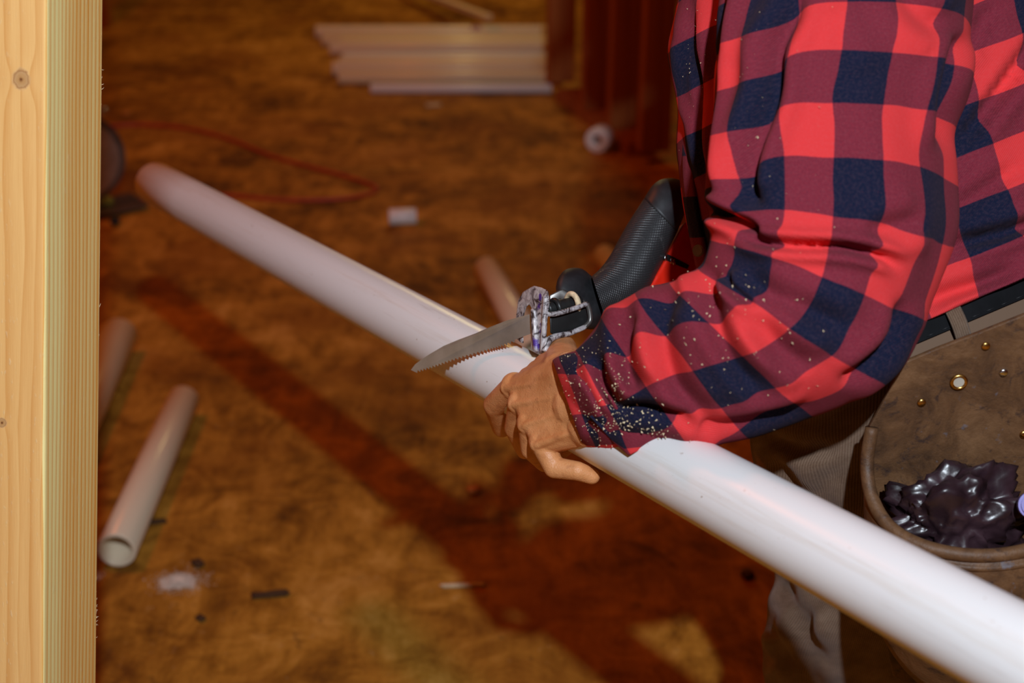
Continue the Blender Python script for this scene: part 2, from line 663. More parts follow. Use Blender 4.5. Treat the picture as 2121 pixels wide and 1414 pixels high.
def skin_mat():
    t = NT('skin')
    c = t.coord('Object')
    a = t.noise(c, 45.0, 4, 0.6)
    b = t.noise(c, 420.0, 4, 0.7)
    s = t.noise(c, 130.0, 2, 0.5)
    col = t.ramp(a, [(0.28, (0.50, 0.185, 0.062)), (0.5, (0.63, 0.265, 0.100)), (0.72, (0.72, 0.32, 0.135))])
    col = t.mix(t.math('MULTIPLY', t.ramp(s, [(0.58, 0.0), (0.72, 1.0)]), 0.35), col, (0.30, 0.095, 0.035))
    t.bs(Base_Color=col, Roughness=0.46, Specular_IOR_Level=0.4, Subsurface_Weight=0.08, Subsurface_Scale=0.004)
    t.b.inputs['Subsurface Radius'].default_value = (1.0, 0.35, 0.2)
    v = t.n('TexVoronoi', {'Vector': t.mapping(c, (1, 1, 1)), 'Scale': 480.0}, feature='DISTANCE_TO_EDGE')
    wr = t.noise(t.mapping(c, (40, 160, 160), rot=(0.3, 0.5, 0.6)), 1.0, 4, 0.6)
    h = t.math('ADD', t.math('MULTIPLY', b, 0.5), t.math('ADD', t.math('MULTIPLY', v.outputs['Distance'], 0.8), t.math('MULTIPLY', wr, 1.0)))
    t.bump(h, 0.42, 0.0009)
    return t.m


M['skin'] = skin_mat()


def cord_mat():
    t = NT('beige_corduroy')
    uv = t.coord('UV')
    sep = t.n('SeparateXYZ', {0: uv})
    rb = t.math('SINE', t.math('MULTIPLY', sep.outputs['X'], 2 * math.pi / 0.0018))
    f = t.noise(uv, 30.0, 5, 0.6)
    f2 = t.noise(uv, 600.0, 3, 0.6)
    col = t.ramp(t.math('ADD', t.math('MULTIPLY', rb, 0.10), t.math('ADD', f, t.math('MULTIPLY_ADD', f2, 0.3, -0.15))), [(0.2, (0.080, 0.043, 0.025)), (0.5, (0.155, 0.095, 0.062)), (0.8, (0.23, 0.155, 0.108))])
    t.bs(Base_Color=col, Roughness=0.9, Specular_IOR_Level=0.15, Sheen_Weight=0.15)
    t.bump(t.math('ADD', rb, t.math('MULTIPLY', f2, 0.6)), 0.4, 0.0004)
    return t.m


M['corduroy'] = cord_mat()


def leather_mat():
    t = NT('worn_brown_leather')
    c = t.coord('Object')
    a = t.noise(c, 22.0, 6, 0.68, 0.8)
    b = t.noise(t.mapping(c, loc=(3, 1, 7)), 55.0, 5, 0.7, 0.5)
    f = t.noise(c, 300.0, 4, 0.7)
    col = t.ramp(a, [(0.32, (0.050, 0.022, 0.010)), (0.5, (0.120, 0.054, 0.022)), (0.68, (0.19, 0.092, 0.040))])
    col = t.mix(t.math('MULTIPLY', t.ramp(b, [(0.57, 0.0), (0.68, 1.0)]), 0.75), col, (0.022, 0.013, 0.014))
    bl = t.noise(t.mapping(c, loc=(9, 4, 2)), 75.0, 3, 0.6)
    col = t.mix(t.math('MULTIPLY', t.ramp(bl, [(0.66, 0.0), (0.75, 1.0)]), 0.5), col, (0.14, 0.15, 0.19))
    t.bs(Base_Color=col, Roughness=t.math('MULTIPLY_ADD', f, 0.3, 0.40), Specular_IOR_Level=0.4)
    t.bump(t.math('ADD', f, t.math('MULTIPLY', a, 2.0)), 0.4, 0.0012)
    return t.m


M['leather'] = leather_mat()


def chipped_mat():
    """cast metal whose dark coat is daubed with pale and violet glue"""
    t = NT('glue_daubed_metal')
    c = t.coord('Object')
    n = t.noise(c, 95.0, 6, 0.62, 1.5)
    k = n
    col = t.ramp(k, [(0.40, (0.050, 0.032, 0.030)), (0.47, (0.34, 0.30, 0.31)), (0.60, (0.62, 0.58, 0.58)), (0.72, (0.20, 0.15, 0.15))])
    p = t.noise(t.mapping(c, loc=(4, 4, 1)), 60.0, 3, 0.5)
    col = t.mix(t.ramp(p, [(0.61, 0.0), (0.66, 1.0)]), col, (0.085, 0.035, 0.26))
    t.bs(Base_Color=col, Roughness=0.38, Specular_IOR_Level=0.5, Metallic=0.15)
    t.bump(t.math('ADD', k, n), 0.5, 0.0012)
    return t.m


M['chipped'] = chipped_mat()


def grip_mat():
    t = NT('textured_grip_rubber')
    uv = t.coord('UV')
    sep = t.n('SeparateXYZ', {0: uv})
    u, v = sep.outputs['X'], sep.outputs['Y']
    k = 2 * math.pi / 0.0030
    a = t.math('SINE', t.math('MULTIPLY', t.math('ADD', u, v), k))
    b = t.math('SINE', t.math('MULTIPLY', t.math('SUBTRACT', u, v), k))
    d = t.math('MAXIMUM', a, b)
    c = t.coord('Object')
    sc = t.noise(t.mapping(c, (60, 260, 60), rot=(0.4, 0.2, 0.7)), 1.0, 4, 0.7)
    col = t.mix(t.math('MULTIPLY', t.ramp(sc, [(0.60, 0.0), (0.72, 1.0)]), 0.35), (0.026, 0.026, 0.028), (0.17, 0.16, 0.16))
    t.bs(Base_Color=col, Roughness=0.42, Specular_IOR_Level=0.5)
    t.bump(t.math('ADD', t.math('MULTIPLY', d, 0.7), sc), 0.55, 0.0006)
    return t.m


M['grip'] = grip_mat()
M['purple_bag'] = simple('crumpled_dark_plastic', (0.026, 0.012, 0.016), 0.34, var=0.6, vscale=35, bump=0.3, spec=0.6, rvar=0.25)
M['purple'] = simple('purple_plastic', (0.16, 0.12, 0.42), 0.3)
M['yellow'] = simple('yellow_plastic', (0.55, 0.42, 0.05), 0.4)
M['boot'] = simple('boot_leather', (0.075, 0.040, 0.020), 0.55, var=0.3, bump=0.3)
M['sole'] = simple('boot_sole', (0.012, 0.011, 0.010), 0.8)
M['hair'] = simple('grey_brown_hair', (0.05, 0.035, 0.025), 0.6, var=0.4, vscale=200, bump=0.5)
M['grey_metal'] = simple('grey_cast_metal', (0.16, 0.15, 0.14), 0.35, 0.7, var=0.3)

# ------------------------------------------------------------------ setting
fl = bpy.data.objects.new('floor', None)
COL.objects.link(fl)
tag(fl, kind='structure')
jy = floor_at(1200, 350).y
for (y0, y1) in ((-2.5, jy - 0.003), (jy + 0.003, 8.4)):
    me = box_mesh('floor_panel', 9.0, y1 - y0, 0.02, 0.0015, 1)
    o = link('floor_panel', me, M['floor'], fl, smooth=False)
    o.location = (0.5, (y0 + y1) / 2, -0.01)
sub = link('subfloor_base', box_mesh('subfloor_base', 9.0, 10.9, 0.02), M['slot_dark'], fl, smooth=False)
sub.location = (0.5, 2.95, -0.032)


def pine_wall(name, x0, y0, x1, y1, hgt):
    r = bpy.data.objects.new(name, None)
    COL.objects.link(r)
    tag(r, kind='structure')
    d = Vector((x1 - x0, y1 - y0, 0))
    L = d.length
    a = math.atan2(d.y, d.x)
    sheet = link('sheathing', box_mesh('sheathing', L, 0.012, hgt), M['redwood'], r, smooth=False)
    sheet.location = ((x0 + x1) / 2, (y0 + y1) / 2, hgt / 2 + 0.0005)
    sheet.rotation_euler.z = a
    me = box_mesh('stud', 0.038, 0.089, hgt - 0.001, 0.002, 1)
    n = int(L / 0.6)
    nrm = Vector((-math.sin(a), math.cos(a), 0))
    mid = Vector((0.5, 2.0, 0)) - Vector((x0, y0, 0))
    if nrm.dot(mid) < 0: nrm = -nrm
    for i in range(n + 1):
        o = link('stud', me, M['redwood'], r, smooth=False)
        p = Vector((x0, y0, 0)) + d * ((i + 0.5) / (n + 1)) + nrm * 0.051
        o.location = (p.x, p.y, hgt / 2 + 0.0005)
        o.rotation_euler.z = a
    return r


pine_wall('wall_back', -4.0, 8.3, 5.0, 8.3, 2.6)
pine_wall('wall_left', -3.9, -2.4, -3.9, 8.1, 2.6)

# stud wall standing behind the person: studs in a row running back to the left
wr = bpy.data.objects.new('wall_right', None)
COL.objects.link(wr)
tag(wr, kind='structure')
near = floor_at(1352, 338)
far = floor_at(1160, 192)
wd = (far - near)
wd.z = 0
wang = math.atan2(wd.y, wd.x)
me_st = box_mesh('stud', 0.038, 0.089, 2.40, 0.002, 1)
for t in (0.0, 0.30, 0.58, 1.0):
    p = near + wd * t
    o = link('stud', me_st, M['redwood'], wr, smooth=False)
    o.location = (p.x, p.y, 1.20 + 0.0385)
    o.rotation_euler.z = wang
pl = link('sole_plate', box_mesh('sole_plate', 0.62, 0.089, 0.038, 0.002, 1), M['redwood'], wr, smooth=False)
c = near + wd * 0.5
pl.location = (c.x, c.y, 0.0192)
pl.rotation_euler.z = wang
# the foot of a post at the far left
pb = floor_at(196, 62)
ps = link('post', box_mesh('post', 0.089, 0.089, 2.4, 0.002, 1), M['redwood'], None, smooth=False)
ps.location = (pb.x + 0.005, pb.y + 0.05, 1.2003)
ps.name = 'lumber_post'
tag(ps, 'dark wooden post standing far back, its foot in the upper left corner', 'post')

# ------------------------------------------------------------------ the pine stud at the left
e_top = V(96, 0, 1.060)
e_bot = V(89, 1414, 1.130)
ax = (e_top - e_bot).normalized()
w1 = (V(198, 0, 1.060 + 0.0722) - e_top)
w1 = (w1 - ax * w1.dot(ax)).normalized()
w2 = ax.cross(w1).normalized()
if w2.dot(RX) > 0: w2 = -w2
if w2.dot(FW) < 0:
    w2 = -w2
WA, WB = 0.089, 0.060
ang_len = (e_bot.z - 0.0) / ax.z
base = e_bot - ax * (ang_len - 0.02)
TOPL = ang_len + 0.95


def pine_stud():
    r = 0.0030
    prof = []          # (a along w1, b along w2, face, across)
    segs = 4
    cs = [(0, 0), (WA, 0), (WA, WB), (0, WB)]
    pts = []
    for ci, (cx, cy) in enumerate(cs):
        ccx = r if cx == 0 else WA - r
        ccy = r if cy == 0 else WB - r
        a0 = {0: math.pi, 1: 1.5 * math.pi, 2: 0.0, 3: 0.5 * math.pi}[ci]
        for k in range(segs + 1):
            a = a0 + (math.pi / 2) * k / segs
            pts.append((ccx + r * math.cos(a), ccy + r * math.sin(a)))
    n = len(pts)
    rows = 60
    vs, fs, uv, mi = [], [], [], []
    for i in range(rows + 1):
        s = TOPL * i / rows
        for (a, b) in pts:
            vs.append(base + ax * s + w1 * a + w2 * b)
    for i in range(rows):
        for k in range(n):
            k2 = (k + 1) % n
            fs.append((i * n + k, i * n + k2, (i + 1) * n + k2, (i + 1) * n + k))
            pa, pb_ = pts[k], pts[k2]
            mx = (pa[0] + pb_[0]) / 2
            my = (pa[1] + pb_[1]) / 2
            wide = mx < 0.004 and my > 0.0015 or mx > WA - 0.0015
            for (p, s) in ((pa, i), (pb_, i), (pb_, i + 1), (pa, i + 1)):
                uv.append(((p[1] if wide else p[0] + 0.3), TOPL * s / rows))
            mi.append(0 if wide else 1)
    fs.append(tuple(range(n))[::-1]); uv += [(0.5, 0.5)] * n; mi.append(1)
    fs.append(tuple(rows * n + k for k in range(n))); uv += [(0.5, 0.5)] * n; mi.append(1)
    me = mesh('pine_stud', vs, fs, uv)

    def vpos(py):                       # height along the stud seen at photo row py
        f = (1414 - py) / 1414.0
        return (ang_len - 0.02) + f * (e_top - e_bot).length
    k1 = (0.0205, vpos(157), 0.0085)
    k2_ = (0.036, vpos(862), 0.0045)
    me.materials.append(pine_mat('pine_flat_grain', (0.98, 0.56, 0.20), (0.68, 0.25, 0.04), 0.0105, (k1, k2_), True))
    me.materials.append(pine_mat('pine_edge_grain', (1.0, 0.84, 0.36), (0.82, 0.32, 0.04), 0.0058, shift=(0.318, 0.338)))
    me.polygons.foreach_set('material_index', mi)
    return me


st = thing('pine_stud', 'pale knotty pine stud leaning upright along the left edge of the view', 'stud', base)
link('timber', pine_stud(), None, st, smooth=False)
# torn fibres along its right edge
vs, fs = [], []
for i in range(70):
    py = random.choice([random.uniform(120, 240), random.uniform(240, 1400), random.uniform(1300, 1390)])
    f = (1414 - py) / 1414.0
    p = e_bot + (e_top - e_bot) * f + w1 * (WA - 0.0005) + w2 * random.uniform(0.001, 0.004)
    L = random.uniform(0.0015, 0.0045) * (1.8 if random.random() < 0.12 else 1)
    d = (w1 * random.uniform(0.5, 1.0) + ax * random.uniform(-0.5, 1.3) + w2 * random.uniform(-0.3, 0.3)).normalized()
    v, f_ = sweep([p - d * 0.001, p + d * L * 0.6, p + d * L + ax * L * random.uniform(-.3, .3)], [0.00034, 0.00028, 0.0001], 4)
    o_ = len(vs); vs += v; fs += [tuple(k + o_ for k in x) for x in f_]
sp = link('splinters', mesh('splinters', vs, fs), M['chip'], st)
tag(sp, kind='stuff')

# ------------------------------------------------------------------ the long white pipe
PIPE_R = 0.03015


def pipe_w(px): return 93.0 + (px - 400.0) * 0.070
def pipe_z(px): return PIPE_R * 2 * F / pipe_w(px)
def pipe_y(px): return 372.0 + (px - 308.0) * 0.5475


pA = V(322, pipe_y(322), pipe_z(322))
pB = V(2000, pipe_y(2000), pipe_z(2000))
pd = (pB - pA).normalized()
pEnd = pA + pd * ((pB - pA).length + 0.42)
mp = link('plastic_pipe', tube_mesh('plastic_pipe', (pEnd - pA).length, PIPE_R, PIPE_R - 0.004, 96, 0.0012, 12), M['pvc'])
aim_z(mp, pA, pEnd)
mp.name = 'long_plastic_pipe'
tag(mp, 'long white plastic pipe held in the hand and being sawn', 'pipe')

# pipes and offcuts on the floor
def floor_pipe(px0, py0, px1, py1, r, mat, label, wall=0.0035, cat='pipe', name='plastic_pipe', group=None, lift=0.0):
    h = r + lift
    a = floor_at(px0, py0, h)
    b = floor_at(px1, py1, h)
    o = link(name, tube_mesh(name, (b - a).length, r, r - wall, 48), mat)
    aim_z(o, a, b)
    return tag(o, label, cat, group)


floor_pipe(241, 1140, 380, 828, PIPE_R, M['pvc_old'], 'short plastic pipe lying on the floor with its open end towards us', wall=0.006)
floor_pipe(60, 1090, 247, 693, PIPE_R * 1.25, M['pvc_old'], 'plastic pipe on the floor half hidden behind the pine stud')
floor_pipe(1008, 556, 1110, 730, PIPE_R, M['pvc_old'], 'plastic pipe on the floor just behind the saw blade')
floor_pipe(1252, 527, 1330, 640, PIPE_R * 0.85, M['pvc_old'], 'pale pipe on the floor, mostly hidden behind the saw grip')
floor_pipe(806, 449, 862, 447, 0.0205, M['pvc'], 'short white pipe offcut lying alone on the floor', name='pipe_offcut')
# ring-shaped fitting by the stud wall
q = floor_at(1236, 300, 0.024)
o = link('pipe_fitting', tube_mesh('pipe_fitting', 0.05, 0.036, 0.016, 40), M['pvc'])
aim_z(o, q, q + Vector((0.35, 0.9, 0)).normalized() * 0.05)
o.location.z = 0.0364
tag(o, 'small ring-shaped pale pipe fitting at the foot of the stud wall', 'pipe fitting')

# the stack of pipes at the back
G = 'pipes stacked on the floor at the back'
rows = [  # left end px, py of axis, radius, lift, mat, label
    (768, 183, 0.0165, 0.0, 'pvc', 'thin white pipe lying in front of the stack at the back'),
    (702, 160, 0.0240, 0.0, 'pvc_pile', 'yellowish pipe, second from the front of the stack at the back'),
    (690, 142, 0.0250, 0.0, 'pvc_old', 'pale pipe, third from the front of the stack at the back'),
    (712, 122, 0.0250, 0.0, 'pvc', 'pale pipe in the middle of the stack at the back'),
    (684, 100, 0.0250, 0.0, 'pvc_old', 'pale pipe just behind the middle of the stack at the back'),
    (668, 82, 0.0250, 0.0, 'pvc_pile', 'second rearmost pipe on the floor in the stack at the back'),
    (655, 66, 0.0250, 0.0, 'pvc_old', 'rearmost pipe on the floor in the stack at the back'),
]
ycur = None
items = []
for i, (px, py, r, lift, mt, lab) in enumerate(rows):
    a = floor_at(px, py, r)
    if ycur is None:
        y = a.y
    else:
        y = max(a.y, ycur + r + rprev + 0.002)
    ycur, rprev = y, r
    xl = a.x
    items.append((xl, y, r))
    ln_ = V(1162 if i else 1142, 183, (a - CAM).dot(FW)).x - xl
    o = link('stacked_pipe', tube_mesh('stacked_pipe', ln_, r, r - 0.003, 32), M[mt])
    aim_z(o, (xl, y, r + 0.0003), (xl + ln_, y, r + 0.0003))
    tag(o, lab, 'pipe', G)
# upper layer resting in the grooves
for (i, px, lab) in ((2, 706, 'upper pipe resting nearest to us on top of the stack at the back'), (4, 688, 'upper pipe resting farther back on top of the stack at the back')):
    (x0, y0, r0), (x1, y1, r1) = items[i], items[i + 1]
    d = (y1 - y0) / 2
    rr = 0.0250
    h = r0 + math.sqrt(max(1e-6, (r0 + rr) ** 2 - d * d)) + 0.0006
    xl = V(px, 60, 5.0).x
    ln_ = V(1162, 60, 5.0).x - xl
    o = link('stacked_pipe', tube_mesh('stacked_pipe', ln_, rr, rr - 0.003, 32), M['pvc_old' if i == 2 else 'pvc_pile'])
    aim_z(o, (xl, (y0 + y1) / 2, h), (xl + ln_, (y0 + y1) / 2, h))
    tag(o, lab, 'pipe', G)
    top = ((y0 + y1) / 2, h + rr)
# a thin batten lying askew over the stack
bz = top[1]
b1 = floor_at(1012, 36, 0.105)
b0 = floor_at(850, -30, 0.07)
dd = b1 - b0
b0 = b1 - dd * 2.0
b0.z = 0.012
o = link('wood_batten', box_mesh('wood_batten', 0.032, 0.018, (b1 - b0).length, 0.001, 1), M['chip'], smooth=False)
aim_z(o, (b0 + b1) / 2, b1)
tag(o, 'thin pale batten lying askew with its end on the stacked pipes', 'batten')

# ------------------------------------------------------------------ cord, circular saw, floor litter
cp = [(214, 262), (300, 258), (400, 268), (480, 290), (560, 322), (640, 345), (720, 366), (772, 384), (778, 396), (735, 408), (660, 414), (560, 412), (470, 404), (380, 407), (300, 412), (232, 411)]
pts = [floor_at(x, y, 0.0056) for (x, y) in cp]
v, f = sweep(curve_pts(pts, 120), 0.0055, 10)
o = link('extension_cord', mesh('extension_cord', v, f), M['cord'])
tag(o, 'red extension cord looped across the dirty floor', 'cord')

cs_c = floor_at(180, 452, 0.0)
csaw = thing('circular_saw', 'dark circular saw on the floor half hidden by the pine stud', 'saw', cs_c)
# guard disc facing us, turned a little
dc = cs_c + Vector((-0.005, 0.02, 0.150))
nrm = Vector((0.55, -0.83, 0.05)).normalized()


def disc(name, c, n, r, th, mat, parent, seg=48, bev=0.003):
    bm = bmesh.new()
    bmesh.ops.create_cone(bm, cap_ends=True, segments=seg, radius1=r, radius2=r, depth=th)
    es = [e for e in bm.edges if e.is_boundary is False and abs(e.calc_face_angle(0)) > 1.0]
    if bev: bmesh.ops.bevel(bm, geom=es, offset=bev, segments=2, affect='EDGES')
    me = from_bm(name, bm)
    q_ = n.to_track_quat('Z', 'Y').to_matrix().to_4x4()
    me.transform(Matrix.Translation(c) @ q_)
    return link(name, me, mat, parent, smooth=False)


disc('blade_guard', dc, nrm, 0.115, 0.024, M['grey_metal'], csaw)
disc('saw_blade', dc + nrm * 0.016, nrm, 0.098, 0.002, M['steel'], csaw, bev=0)
disc('arbor_bolt', dc + nrm * 0.020, nrm, 0.016, 0.012, M['chrome'], csaw, seg=6, bev=0.001)
disc('motor_housing', dc - nrm * 0.075, nrm, 0.052, 0.12, M['yellow'], csaw, bev=0.01)
side = nrm.cross(Vector((0, 0, 1))).normalized()
me = box_mesh('base_plate', 0.29, 0.13, 0.004, 0.001, 1)
me.transform(Matrix.Translation(cs_c + Vector((-0.01, 0.03, 0.012))) @ Matrix.Rotation(math.atan2(side.y, side.x), 4, 'Z'))
link('base_plate', me, M['grey_metal'], csaw, smooth=False)
hp = [dc - nrm * 0.07 + side * 0.05 + Vector((0, 0, 0.02)), dc - nrm * 0.07 + side * 0.11 + Vector((0, 0, 0.07)), dc - nrm * 0.05 + side * 0.03 + Vector((0, 0, 0.115)), dc - nrm * 0.05 - side * 0.06 + Vector((0, 0, 0.10)), dc - nrm * 0.06 - side * 0.07 + Vector((0, 0, 0.02))]
v, f = sweep(curve_pts(hp, 24), 0.015, 12)
link('handle', mesh('handle', v, f), M['rubber'], csaw)
kp = V(209, 232, (dc - CAM).dot(FW) - 0.03)
v, f = capsule(kp - side * 0.008, kp + side * 0.008, 0.011, 0.009)
link('depth_knob', mesh('depth_knob', v, f), M['chrome'], csaw)
kq = floor_at(214, 418, 0.02)
v, f = capsule(kq - side * 0.014, kq + side * 0.010, 0.012, 0.010)
link('bevel_knob', mesh('bevel_knob', v, f), M['yellow'], csaw)
kr = floor_at(214, 462, 0.014)
v, f = capsule(kr - side * 0.03, kr + Vector((0.022, 0.012, 0.0)), 0.0125, 0.009)
link('guard_lever', mesh('guard_lever', v, f), M['rubber'], csaw)


def dust_heap(px, py, rx, ry, n, label):
    c = floor_at(px, py, 0)
    vs, fs = [], []
    nr, ns = 8, 36
    for i in range(nr + 1):
        for k in range(ns):
            a = 2 * math.pi * k / ns
            rr = i / nr
            wob = 0.72 + 0.55 * noise.noise(Vector((math.cos(a) * 1.6, math.sin(a) * 1.6, px)))
            vs.append(c + Vector((math.cos(a) * rx * rr * wob, math.sin(a) * ry * rr * wob, 0.0003 + 0.005 * (1 - rr ** 1.2) * (0.7 + 0.5 * noise.noise(Vector((rr * 5, a * 2, px)))))))
    for i in range(nr):
        for k in range(ns):
            k2 = (k + 1) % ns
            fs.append((i * ns + k, (i + 1) * ns + k, (i + 1) * ns + k2, i * ns + k2))
    for j in range(n):
        a = random.uniform(0, 6.28)
        rr = abs(random.gauss(0, 0.62))
        p = c + Vector((math.cos(a) * rx * rr, math.sin(a) * ry * rr, 0.001 + max(0, 0.005 * (1 - rr))))
        s = random.uniform(0.0006, 0.0016)
        o_ = len(vs)
        vs += [p + Vector((s, 0, 0)), p + Vector((-s * .6, s, 0)), p + Vector((-s * .6, -s, 0)), p + Vector((0, 0, s))]
        fs += [(o_, o_ + 1, o_ + 3), (o_ + 1, o_ + 2, o_ + 3), (o_ + 2, o_, o_ + 3), (o_, o_ + 2, o_ + 1)]
    o = link('sawdust_heap', mesh('sawdust_heap', vs, fs), M['dust'])
    return tag(o, label, 'sawdust', kind='stuff')


dust_heap(372, 1206, 0.034, 0.026, 1500, 'pale heap of sawdust on the floor below the short pipe')
dust_heap(194, 1196, 0.014, 0.013, 300, 'small pale patch of sawdust beside the pine stud')


def chip(px, py, sx, sy, sz, rot, mat, label):
    c = floor_at(px, py, 0)
    bm = bmesh.new()
    bmesh.ops.create_cube(bm, size=1.0)
    bmesh.ops.subdivide_edges(bm, edges=bm.edges, cuts=2, use_grid_fill=True)
    for vv in bm.verts:
        k = noise.noise(vv.co * 2.3 + Vector((px, py, 0))) * 0.25
        vv.co += vv.co.normalized() * k
        vv.co.x *= sx; vv.co.y *= sy; vv.co.z *= sz
    zmin = min(vv.co.z for vv in bm.verts)
    me = from_bm('wood_chip', bm)
    o = link('wood_chip', me, mat)
    o.location = (c.x, c.y, -zmin + 0.0004)
    o.rotation_euler.z = rot
    return tag(o, label, 'wood chip', 'chips of wood on the floor')


M['orange_chip'] = simple('orange_wood_chip', (0.62, 0.20, 0.035), 0.7)
M['bark'] = simple('dark_bark', (0.07, 0.028, 0.008), 0.9)
chip(981, 1018, 0.018, 0.014, 0.007, 0.3, M['orange_chip'], 'orange wood chip on the floor below the hand')
chip(898, 219, 0.045, 0.022, 0.006, 0.1, M['chip'], 'pale chip on the floor in front of the stacked pipes')
chip(958, 1215, 0.06, 0.006, 0.004, 0.05, M['chip'], 'thin pale splinter on the floor at the bottom middle')
chip(1548, 1195, 0.016, 0.014, 0.008, 0.5, M['bark'], 'black crumb on the floor beside the trousers')
chip(560, 1234, 0.050, 0.010, 0.006, 0.15, M['bark'], 'dark sliver on the floor right of the sawdust heap')
chip(325, 1083, 0.030, 0.008, 0.005, 0.2, M['bark'], 'dark sliver on the floor beside the short pipe')
chip(416, 1283, 0.010, 0.012, 0.005, 0.8, M['bark'], 'small black crumb below the sawdust heap')
chip(410, 1170, 0.014, 0.018, 0.006, 0.6, M['bark'], 'dark crumb at the upper edge of the sawdust heap')
chip(262, 236, 0.020, 0.016, 0.006, 0.6, M['orange_chip'], 'orange chip on the floor beside the red cord')

# ------------------------------------------------------------------ reciprocating saw
def sz(x, y=0): return 1.266 + (x - 1180) * 0.00034


saw = thing('reciprocating_saw', 'red and black reciprocating saw with its blade across the white pipe', 'saw', V(1300, 560, 1.36))
gst = [
    (1226, 572, 1252, 654, sz(1240), .021),
    (1243, 556, 1278, 646, sz(1260), .022),
    (1262, 531, 1316, 628, sz(1285), .0225),
    (1282, 495, 1346, 596, sz(1310), .0235),
    (1299, 465, 1364, 560, sz(1328), .0235),
    (1318, 435, 1383, 520, sz(1350), .0235),
    (1336, 408, 1404, 478, sz(1370), .0235),
]
me, _, _ = loft('grip', gst, 60, 48)
grip = link('grip', me, M['grip'], saw)
cst = [
    (1334, 411, 1403, 480, sz(1368), .0240),
    (1350, 386, 1417, 446, sz(1383), .0240),
    (1366, 373, 1426, 420, sz(1396), .0215),
    (1384, 369, 1430, 404, sz(1407), .0165),
    (1400, 370, 1432, 393, sz(1416), .0090),
    (1412, 374, 1430, 385, sz(1420), .0030),
]
me, _, _ = loft('grip_cap', cst, 26, 48, caps=(True, True))
link('grip_cap', me, M['rubber'], saw)
bst = [
    (1151, 594, 1155, 628, sz(1152) + .020, .009),
    (1157, 574, 1166, 652, sz(1160) + .020, .021),
    (1174, 557, 1188, 674, sz(1180) + .020, .0265),
    (1204, 556, 1222, 682, sz(1212) + .020, .0275),
    (1226, 572, 1246, 676, sz(1236) + .020, .0255),
    (1240, 582, 1258, 658, sz(1250) + .020, .021),
]
me, _, _ = loft('boot_collar', bst, 36, 48, caps=(True, True))
link('boot_collar', me, M['rubber'], saw)
# red housing: rounded block under the grip
hs = [(1262, 650), (1264, 616), (1276, 607), (1342, 598), (1358, 570), (1380, 532), (1400, 492), (1416, 462), (1452, 440), (1520, 452), (1530, 610), (1470, 690), (1380, 705), (1290, 700)]
me = extrude_px('housing', hs, lambda x, y: sz(x) - 0.019, 0.046, 0.005, 3)
hous = link('housing', me, M['red_plastic'], saw)
me = extrude_px('seam', [(1248, 655), (1252, 612), (1262, 602), (1270, 604), (1266, 616), (1264, 660)], lambda x, y: sz(x) - 0.018, 0.034, 0.002, 2)
link('bumper', me, M['rubber'], saw)
me = extrude_px('vent_slot', [(1376, 530), (1383, 526), (1428, 549), (1424, 557), (1410, 552), (1378, 538)], lambda x, y: sz(x) - 0.0197, 0.004)  # solid piece set slightly proud; its black paints the shade of an open vent
vt = link('vent_slot', me, M['slot_dark'], hous, smooth=False)
for (x, y) in ((1379, 532), (1391, 538), (1396, 541)):
    me = extrude_px('vent_pin', [(x - 3, y - 4), (x + 3, y - 5), (x + 4, y + 7), (x - 2, y + 8)], lambda a, b: sz(a) - 0.0203, 0.003, 0.0006, 1)
    link('vent_pin', me, M['chrome'], hous)
# rear handle and battery behind, in the other hand
hl = [V(1500, 470, 1.475), V(1560, 420, 1.505), V(1620, 440, 1.53), V(1640, 520, 1.54), V(1600, 590, 1.52), V(1530, 610, 1.49)]
v, f = sweep(curve_pts(hl, 30), 0.0175, 16)
link('rear_handle', mesh('rear_handle', v, f), M['rubber'], saw)
# nose frame
def nz_(x, y=0): return 1.218 + (x - 1130) * 0.00030


me = extrude_px('nose_panel', [(1139, 657), (1143, 652), (1210, 631), (1216, 634), (1219, 668), (1214, 674), (1150, 694), (1140, 690)], nz_, 0.006, 0.0012, 2)
nose = link('nose_frame', me, M['dark_metal'], saw)


def bar(name, pts, rad, mat, parent, n=None, seg=10, flat=1.0):
    P = curve_pts(pts, n or max(8, 6 * len(pts)))
    if isinstance(rad, (list, tuple)):
        rad = [float(x) for x in np.interp(np.linspace(0, 1, len(P)), np.linspace(0, 1, len(rad)), rad)]
    v_, f_ = sweep(P, rad, seg, flat=flat)
    return link(name, mesh(name, v_, f_), mat, parent)


bar('frame_rail', [V(1132, 650, 1.214), V(1150, 650, 1.219), V(1185, 640, 1.229), V(1216, 629, 1.239)], 0.0022, M['chipped'], nose)
bar('frame_rail', [V(1216, 628, 1.239), V(1221, 645, 1.240), V(1222, 664, 1.240), V(1212, 676, 1.238)], 0.0022, M['grey_metal'], nose)
bar('frame_rail', [V(1212, 677, 1.238), V(1180, 690, 1.229), V(1150, 697, 1.219), V(1136, 706, 1.214), V(1128, 728, 1.211)], [0.0022, 0.0024, 0.0028, 0.0034, 0.0028], M['chipped'], nose)
me = extrude_px('frame_gusset', [(1138, 611), (1160, 600), (1166, 598), (1214, 624), (1217, 631), (1196, 640), (1176, 632), (1160, 620), (1138, 632)], lambda x, y: 1.253 + (x - 1130) * 0.0001, 0.006, 0.0012, 2)
link('frame_gusset', me, M['grey_metal'], nose)
bar('plunger', [V(1132, 641, 1.235), V(1165, 634, 1.243), V(1200, 626, 1.253)], 0.0062, M['dark_metal'], saw, seg=20)
cc = V(1186, 629, 1.246)
n_ = (V(1200, 626, 1.253) - V(1132, 641, 1.235)).normalized()
a_ = n_.cross(UP).normalized()
b_ = n_.cross(a_)
v, f = sweep([cc + a_ * (0.0088 * math.cos(t)) + b_ * (0.0088 * math.sin(t)) for t in np.linspace(0, 2 * math.pi, 28, endpoint=False)], 0.0026, 10, closed=True)
